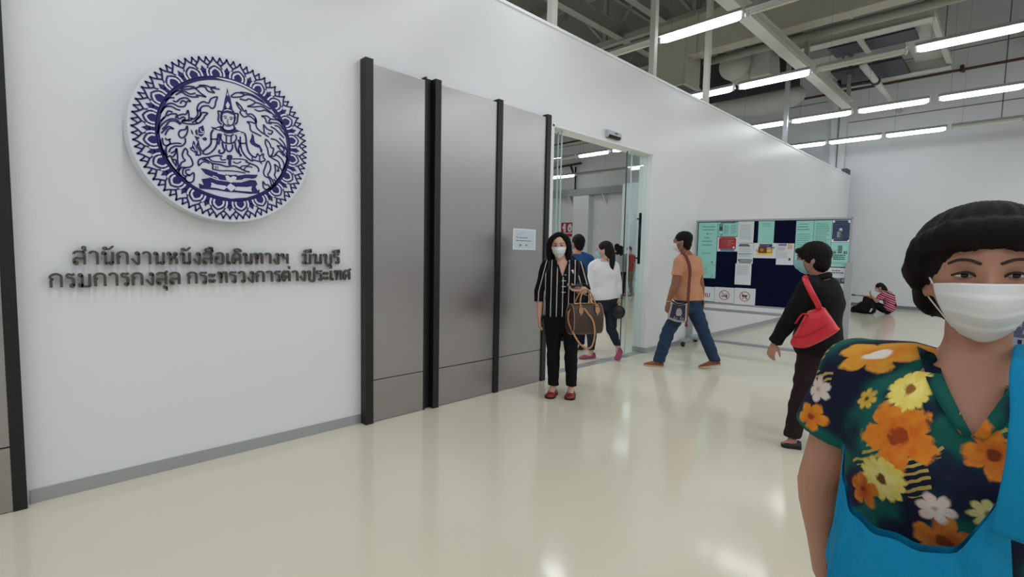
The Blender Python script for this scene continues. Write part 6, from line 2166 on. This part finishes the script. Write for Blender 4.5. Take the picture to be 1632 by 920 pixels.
def floral(nt, v, b):
    s = comps(nt, v)
    n = nt.nodes.new('ShaderNodeTexNoise')
    n.inputs['Scale'].default_value = 11.0
    n.inputs['Detail'].default_value = 1.5
    nt.links.new(v, n.inputs['Vector'])
    r = nt.nodes.new('ShaderNodeValToRGB')
    el = r.color_ramp.elements
    el[0].position, el[0].color = .42, c(20, 24, 48)
    el[1].position, el[1].color = .56, c(18, 88, 78)
    e_ = el.new(.49)
    e_.color = c(16, 46, 58)
    nt.links.new(n.outputs['Fac'], r.inputs[0])
    col = r.outputs[0]
    # slim pale leaf blades
    w_ = nt.nodes.new('ShaderNodeTexWave')
    w_.inputs['Scale'].default_value = 26.0
    w_.inputs['Distortion'].default_value = 5.0
    mp = nt.nodes.new('ShaderNodeMapping')
    mp.inputs['Rotation'].default_value = (0, 0, math.radians(58))
    nt.links.new(v, mp.inputs[0])
    nt.links.new(mp.outputs[0], w_.inputs['Vector'])
    n3 = nt.nodes.new('ShaderNodeTexNoise')
    n3.inputs['Scale'].default_value = 9.0
    nt.links.new(mp.outputs[0], n3.inputs['Vector'])
    k = nmath(nt, 'MULTIPLY', nmath(nt, 'GREATER_THAN', w_.outputs['Fac'], .62), nmath(nt, 'GREATER_THAN', n3.outputs['Fac'], .63))
    col = nmix(nt, k, col, c(176, 152, 78))
    n4 = nt.nodes.new('ShaderNodeTexNoise')
    n4.inputs['Scale'].default_value = 55.0
    n4.inputs['Detail'].default_value = 3.0
    nt.links.new(v, n4.inputs['Vector'])
    rag = nmath(nt, 'SUBTRACT', n4.outputs['Fac'], .5)
    for (u0, z0, R, pn, tw, c0, c1, c2) in FLOWERS:
        du = nmath(nt, 'SUBTRACT', s[0], u0)
        dz = nmath(nt, 'SUBTRACT', s[1], z0)
        rad = nmath(nt, 'SQRT', nmath(nt, 'ADD', nmath(nt, 'MULTIPLY', du, du), nmath(nt, 'MULTIPLY', dz, dz)))
        an = nmath(nt, 'ARCTAN2', dz, du)
        amp = .16 if pn > 8 else .26
        sn = nmath(nt, 'ABSOLUTE', nmath(nt, 'SINE', nmath(nt, 'MULTIPLY', nmath(nt, 'ADD', an, tw), pn / 2)))
        amp = .20 if pn > 8 else .42
        pet = nmath(nt, 'ADD', nmath(nt, 'MULTIPLY', nmath(nt, 'POWER', sn, .55), amp * R), (1 - amp) * R)
        pet = nmath(nt, 'ADD', pet, nmath(nt, 'MULTIPLY', rag, R * .55))
        ins = nmath(nt, 'MULTIPLY', nmath(nt, 'SUBTRACT', pet, rad), 170.0, True)
        ins.node.use_clamp = True
        t = nmath(nt, 'ADD', nmath(nt, 'DIVIDE', rad, R), nmath(nt, 'MULTIPLY', rag, 2.6), True)
        t.node.use_clamp = True
        cc = nmix(nt, t, c(*c1), c(*c0))
        h = nmath(nt, 'MULTIPLY', nmath(nt, 'SUBTRACT', nmath(nt, 'ADD', .27 * R, nmath(nt, 'MULTIPLY', rag, R * .5)), rad), 220.0)
        h.node.use_clamp = True
        cc = nmix(nt, h, cc, c(*c2))
        col = nmix(nt, ins, col, cc)
    nt.links.new(col, b.inputs['Base Color'])


m_floral = attr_mat('floral_cotton', floral, .8)
F7, R7 = (1.249, -3.623, 0), -87.21
A7 = [dict(sh=(-.160, .015, 1.180), el=(-.226, .045, .915), wr=(-.205, .06, .695), hd=(.05, -.1, -1), pn=(1, .2, 0), th=-1, curl=.35, hs=.95),
      dict(sh=(.190, .015, 1.180), el=(.262, .05, .925), wr=(.235, -.02, .72), hd=(0, -.1, -1), pn=(-1, .2, 0), th=1, curl=.35, hs=.95)]


def attr7(co):
    y = (co[:, 1] + .0) / .150
    x = (co[:, 0] - .012) / .200
    ph = np.arctan2(x, -y)
    u = .200 * ph
    front = co[:, 1] < .02
    u = np.where(front, .55 * u + .45 * np.clip(co[:, 0] - .012, -.4, .4) + 0.0, u)
    return np.stack([u + .0, co[:, 2], 0 * u], 1)


BOWL = [('e', (0, .026, .034), (.1010, .108, .091)), ('e', (0, -.018, .064), (.078, .074, .062)), ('e', (0, .055, -.03), (.084, .070, .078)),
        ('t', [(-.084, -.030, .050), (-.062, -.066, .064), (-.034, -.083, .072), (0, -.088, .074), (.034, -.083, .072), (.062, -.066, .064), (.084, -.030, .050)], [.022, .024, .025, .025, .025, .024, .022]),
        ('t', [(-.05, -.079, .085), (-.056, -.081, .062), (-.058, -.082, .046)], [.014, .010, .005]), ('t', [(-.015, -.086, .085), (-.018, -.096, .062), (-.020, -.099, .044)], [.014, .010, .005]),
        ('t', [(.02, -.086, .085), (.022, -.096, .062), (.024, -.098, .046)], [.014, .010, .005]), ('t', [(.052, -.078, .085), (.056, -.081, .062), (.060, -.080, .044)], [.014, .010, .005]),
        ('t', [(-.090, -.030, .04), (-.095, -.014, .005), (-.090, .005, -.030)], [.018, .020, .010]), ('t', [(.090, -.030, .04), (.095, -.014, .005), (.090, .005, -.030)], [.018, .020, .010]),
        ('t', [(-.078, .03, -.02), (-.074, .045, -.06), (-.064, .052, -.085)], [.022, .020, .010]), ('t', [(.078, .03, -.02), (.074, .045, -.06), (.064, .052, -.085)], [.022, .020, .010])]
S7 = dict(H=1.53, yaw=2, spine=[(.010, .03, .70), (.010, .01, .90), (.014, .0, 1.08), (.016, .02, 1.225)], head=((.014, -.005, 1.399), 5, 4, -2), hs=1.02, mbot=-.90, narrow=.34, girth=1.16, wide=1.20, deep=1.34, belly=.03, skin=sk_mid, arms=A7, vox=.0045, cvox=.0055, hvox=.0048, ridge=.0016,
          legs=[dict(hip=(-.085, .03, .72), kn=(-.095, .02, .40), an=(-.09, .04, .085), heel=(-.09, .085, 0), toe=(-.11, -.135, 0), shoe=dict(wd=.09, hz=.06, m=m_blackshoe, sole=m_sole)),
                dict(hip=(.105, .03, .72), kn=(.12, .02, .40), an=(.12, .04, .085), heel=(.12, .085, 0), toe=(.14, -.135, 0), shoe=dict(wd=.09, hz=.06, m=m_blackshoe, sole=m_sole))],
          trousers=dict(m=m_navyc, g=.012, r=(.10, .075, .06), end=.96),
          top=dict(m=m_floral, g=.016, t0=.04, t1=.955, sleeves=[(.073, .082, .52), (.073, .082, .52)], fold=.004, attr=attr7, vox=.0045, cut=vcut(.018, 1.128, -.050, 1.262, .082, 1.262, .01)),
          hair=BOWL, mask=m_maskw, seed=5.4)
P7 = person('woman in dark floral shirt and white mask close to the camera, carrying the blue tote', F7, R7, S7)
fs_ = S7['shirt_obj']
for sg in (-1, 1):   # collar lapels of the floral shirt
    ln = MB()
    rows = []
    for k in range(9):
        t_ = k / 8
        x, z = .018 + ((-.050 if sg < 0 else .082) - .018) * t_, 1.135 + (1.258 - 1.135) * t_
        yy = ray_front(fs_, x + sg * .014, z)
        yy = yy if yy is not None else -.1
        wd = .012 + .030 * t_ * (1.25 - t_)
        yb = ray_front(fs_, x + sg * wd, z - .006) or yy
        rows.append([(x + sg * .001, yy - .004, z), (x + sg * wd, yb - .006, z - .006), (x + sg * wd, yb - .003, z - .006), (x + sg * .001, yy - .001, z)])
    lo = obj('collar', MB().loft(rows), m_floral, P7)
    n_ = len(lo.data.vertices)
    co_ = np.empty(n_ * 3)
    lo.data.vertices.foreach_get('co', co_)
    at_ = lo.data.attributes.new('weave', 'FLOAT_VECTOR', 'POINT')
    at_.data.foreach_set('vector', np.ascontiguousarray(attr7(co_.reshape(-1, 3)) + np.array([.31 * sg, .04, 0]), dtype=np.float32).ravel())

m_teal = cloth('blue_canvas', (8, 128, 172), .8, var=.06, vscale=6)
tb_ = thing('tote_bag', 'bright blue canvas tote bag slung across the front of the woman in floral shirt', 'tote bag', to_world(F7, R7, (0, 0, .50)), math.radians(R7))
# body: mouth sags between the two strap ends
lay = []
top_ = catmull([(-.152, 0, .580), (-.144, 0, .530), (-.128, 0, .488), (-.098, 0, .468), (-.052, 0, .462), (-.003, 0, .462), (.030, 0, .500), (.062, 0, .580)], 5)
bot_ = catmull([(-.168, 0, .24), (-.165, 0, .20), (-.155, 0, .16), (-.11, 0, .135), (-.05, 0, .13), (.0, 0, .13), (.05, 0, .14), (.10, 0, .20)], 5)
rows = []
for a, b_ in zip(top_, bot_):
    rows.append((a, b_))
fr_, bk_ = [], []
bt = MB()
n_ = len(rows)
m_ = 10
vs, fs = [], []
for side in (0, 1):
    for i, (a, b_) in enumerate(rows):
        for j in range(m_ + 1):
            t_ = j / m_
            q = a.lerp(b_, t_)
            e_ = i / (n_ - 1) * 2 - 1
            bulge = .045 * (1 - abs(e_) ** 3) * math.sin(PI * min(1, .12 + t_ * .9)) + .004
            y = -.228 - (bulge if side == 0 else -bulge * .35) + .05 * e_ * e_ + .006 * math.sin(i * 1.1 + j * .8)
            vs.append((q.x, y, q.z))
k_ = n_ * (m_ + 1)
for side in (0, 1):
    for i in range(n_ - 1):
        for j in range(m_):
            a = side * k_ + i * (m_ + 1) + j
            q = (a, a + 1, a + m_ + 2, a + m_ + 1)
            fs.append(q if side == 0 else q[::-1])
for i in range(n_ - 1):
    a = i * (m_ + 1) + m_
    fs.append((a, a + k_, a + k_ + m_ + 1, a + m_ + 1))
for j in range(m_):
    fs.append((j, j + k_, j + k_ + 1, j + 1))
    a = (n_ - 1) * (m_ + 1) + j
    fs.append((a, a + 1, a + k_ + 1, a + k_))
obj('body', MB().add(vs, fs, 0, True), m_teal, tb_)


def ribbon(P, w_, th_, side=(1, 0, 0)):
    rings = []
    sd = Vector(side)
    for i in range(len(P)):
        tg = (P[min(i + 1, len(P) - 1)] - P[max(i - 1, 0)]).normalized()
        u = (sd - tg * sd.dot(tg)).normalized()
        ww = w_ if not isinstance(w_, list) else w_[i]
        rings.append((P[i], u * ww, tg.cross(u) * th_))
    return MB().oval(rings, 12, round_ends=False, pw=.6)


st_ = catmull([(.070, -.245, .52), (.075, -.245, .58), (.079, -.232, .64), (.078, -.200, .69), (.070, -.145, .745), (.074, -.06, .775), (.080, .04, .755), (.03, .16, .67), (-.08, .205, .56), (-.165, .12, .44), (-.172, .0, .37), (-.168, -.12, .34), (-.150, -.19, .34)], 6)
wl = [float(np.interp(k / (len(st_) - 1), [0, .22, .36, .75, 1], [.026, .025, .015, .013, .008])) for k in range(len(st_))]
obj('strap', ribbon(st_, wl, .004), m_teal, tb_)


# ---------------------------------------------------------------- sliver of a person at the right edge
def check(nt, v, b):
    n = nt.nodes.new('ShaderNodeTexVoronoi')
    n.distance = 'CHEBYCHEV'
    n.inputs['Scale'].default_value = 32.0
    nt.links.new(v, n.inputs['Vector'])
    r = nt.nodes.new('ShaderNodeValToRGB')
    r.color_ramp.interpolation = 'CONSTANT'
    el = r.color_ramp.elements
    el[0].color = c(40, 46, 62)
    el[1].position, el[1].color = .22, c(150, 158, 172)
    e_ = el.new(.42)
    e_.color = c(86, 96, 116)
    nt.links.new(n.outputs['Distance'], r.inputs[0])
    nt.links.new(r.outputs[0], b.inputs['Base Color'])


m_check = attr_mat('grey_pattern_cloth', check)
A8 = [dict(sh=(-.165, 0, 1.20), el=(-.205, .03, .95), wr=(-.20, -.04, .75), hd=(0, -.1, -1), pn=(1, .2, 0), th=-1, curl=.35), dict(sh=(.165, 0, 1.20), el=(.205, .03, .95), wr=(.20, -.04, .75), hd=(0, -.1, -1), pn=(-1, .2, 0), th=1, curl=.35)]
S8 = dict(H=1.52, yaw=10, spine=[(0, .02, .70), (0, .01, .9), (0, 0, 1.1), (0, .02, 1.262)], head=((0, -.01, 1.40), 10, 3), hs=.97, wide=1.1, deep=1.1, skin=sk_mid, arms=A8, vox=.008, cvox=.008,
          legs=[dict(hip=(-.085, .03, .72), kn=(-.09, .02, .40), an=(-.085, .04, .085), heel=(-.085, .085, 0), toe=(-.10, -.135, 0), shoe=dict(wd=.09, hz=.06, m=m_blackshoe, sole=m_sole)),
                dict(hip=(.085, .03, .72), kn=(.09, .02, .40), an=(.085, .04, .085), heel=(.085, .085, 0), toe=(.10, -.135, 0), shoe=dict(wd=.09, hz=.06, m=m_blackshoe, sole=m_sole))],
          trousers=dict(m=m_navyc, g=.012, r=(.10, .075, .06), end=.96),
          top=dict(m=m_check, g=.016, t0=.06, sleeves=[(.068, .066, .8), (.068, .066, .8)], fold=.004, attr=lambda co: np.stack([co[:, 0], co[:, 2], co[:, 1]], 1), vox=.007),
          hair=SHORT, mask=m_maskw, seed=6.4)
person('person in grey patterned shirt at the right edge behind the floral shirt woman', (2.298, -3.893, 0), -90.48, S8)
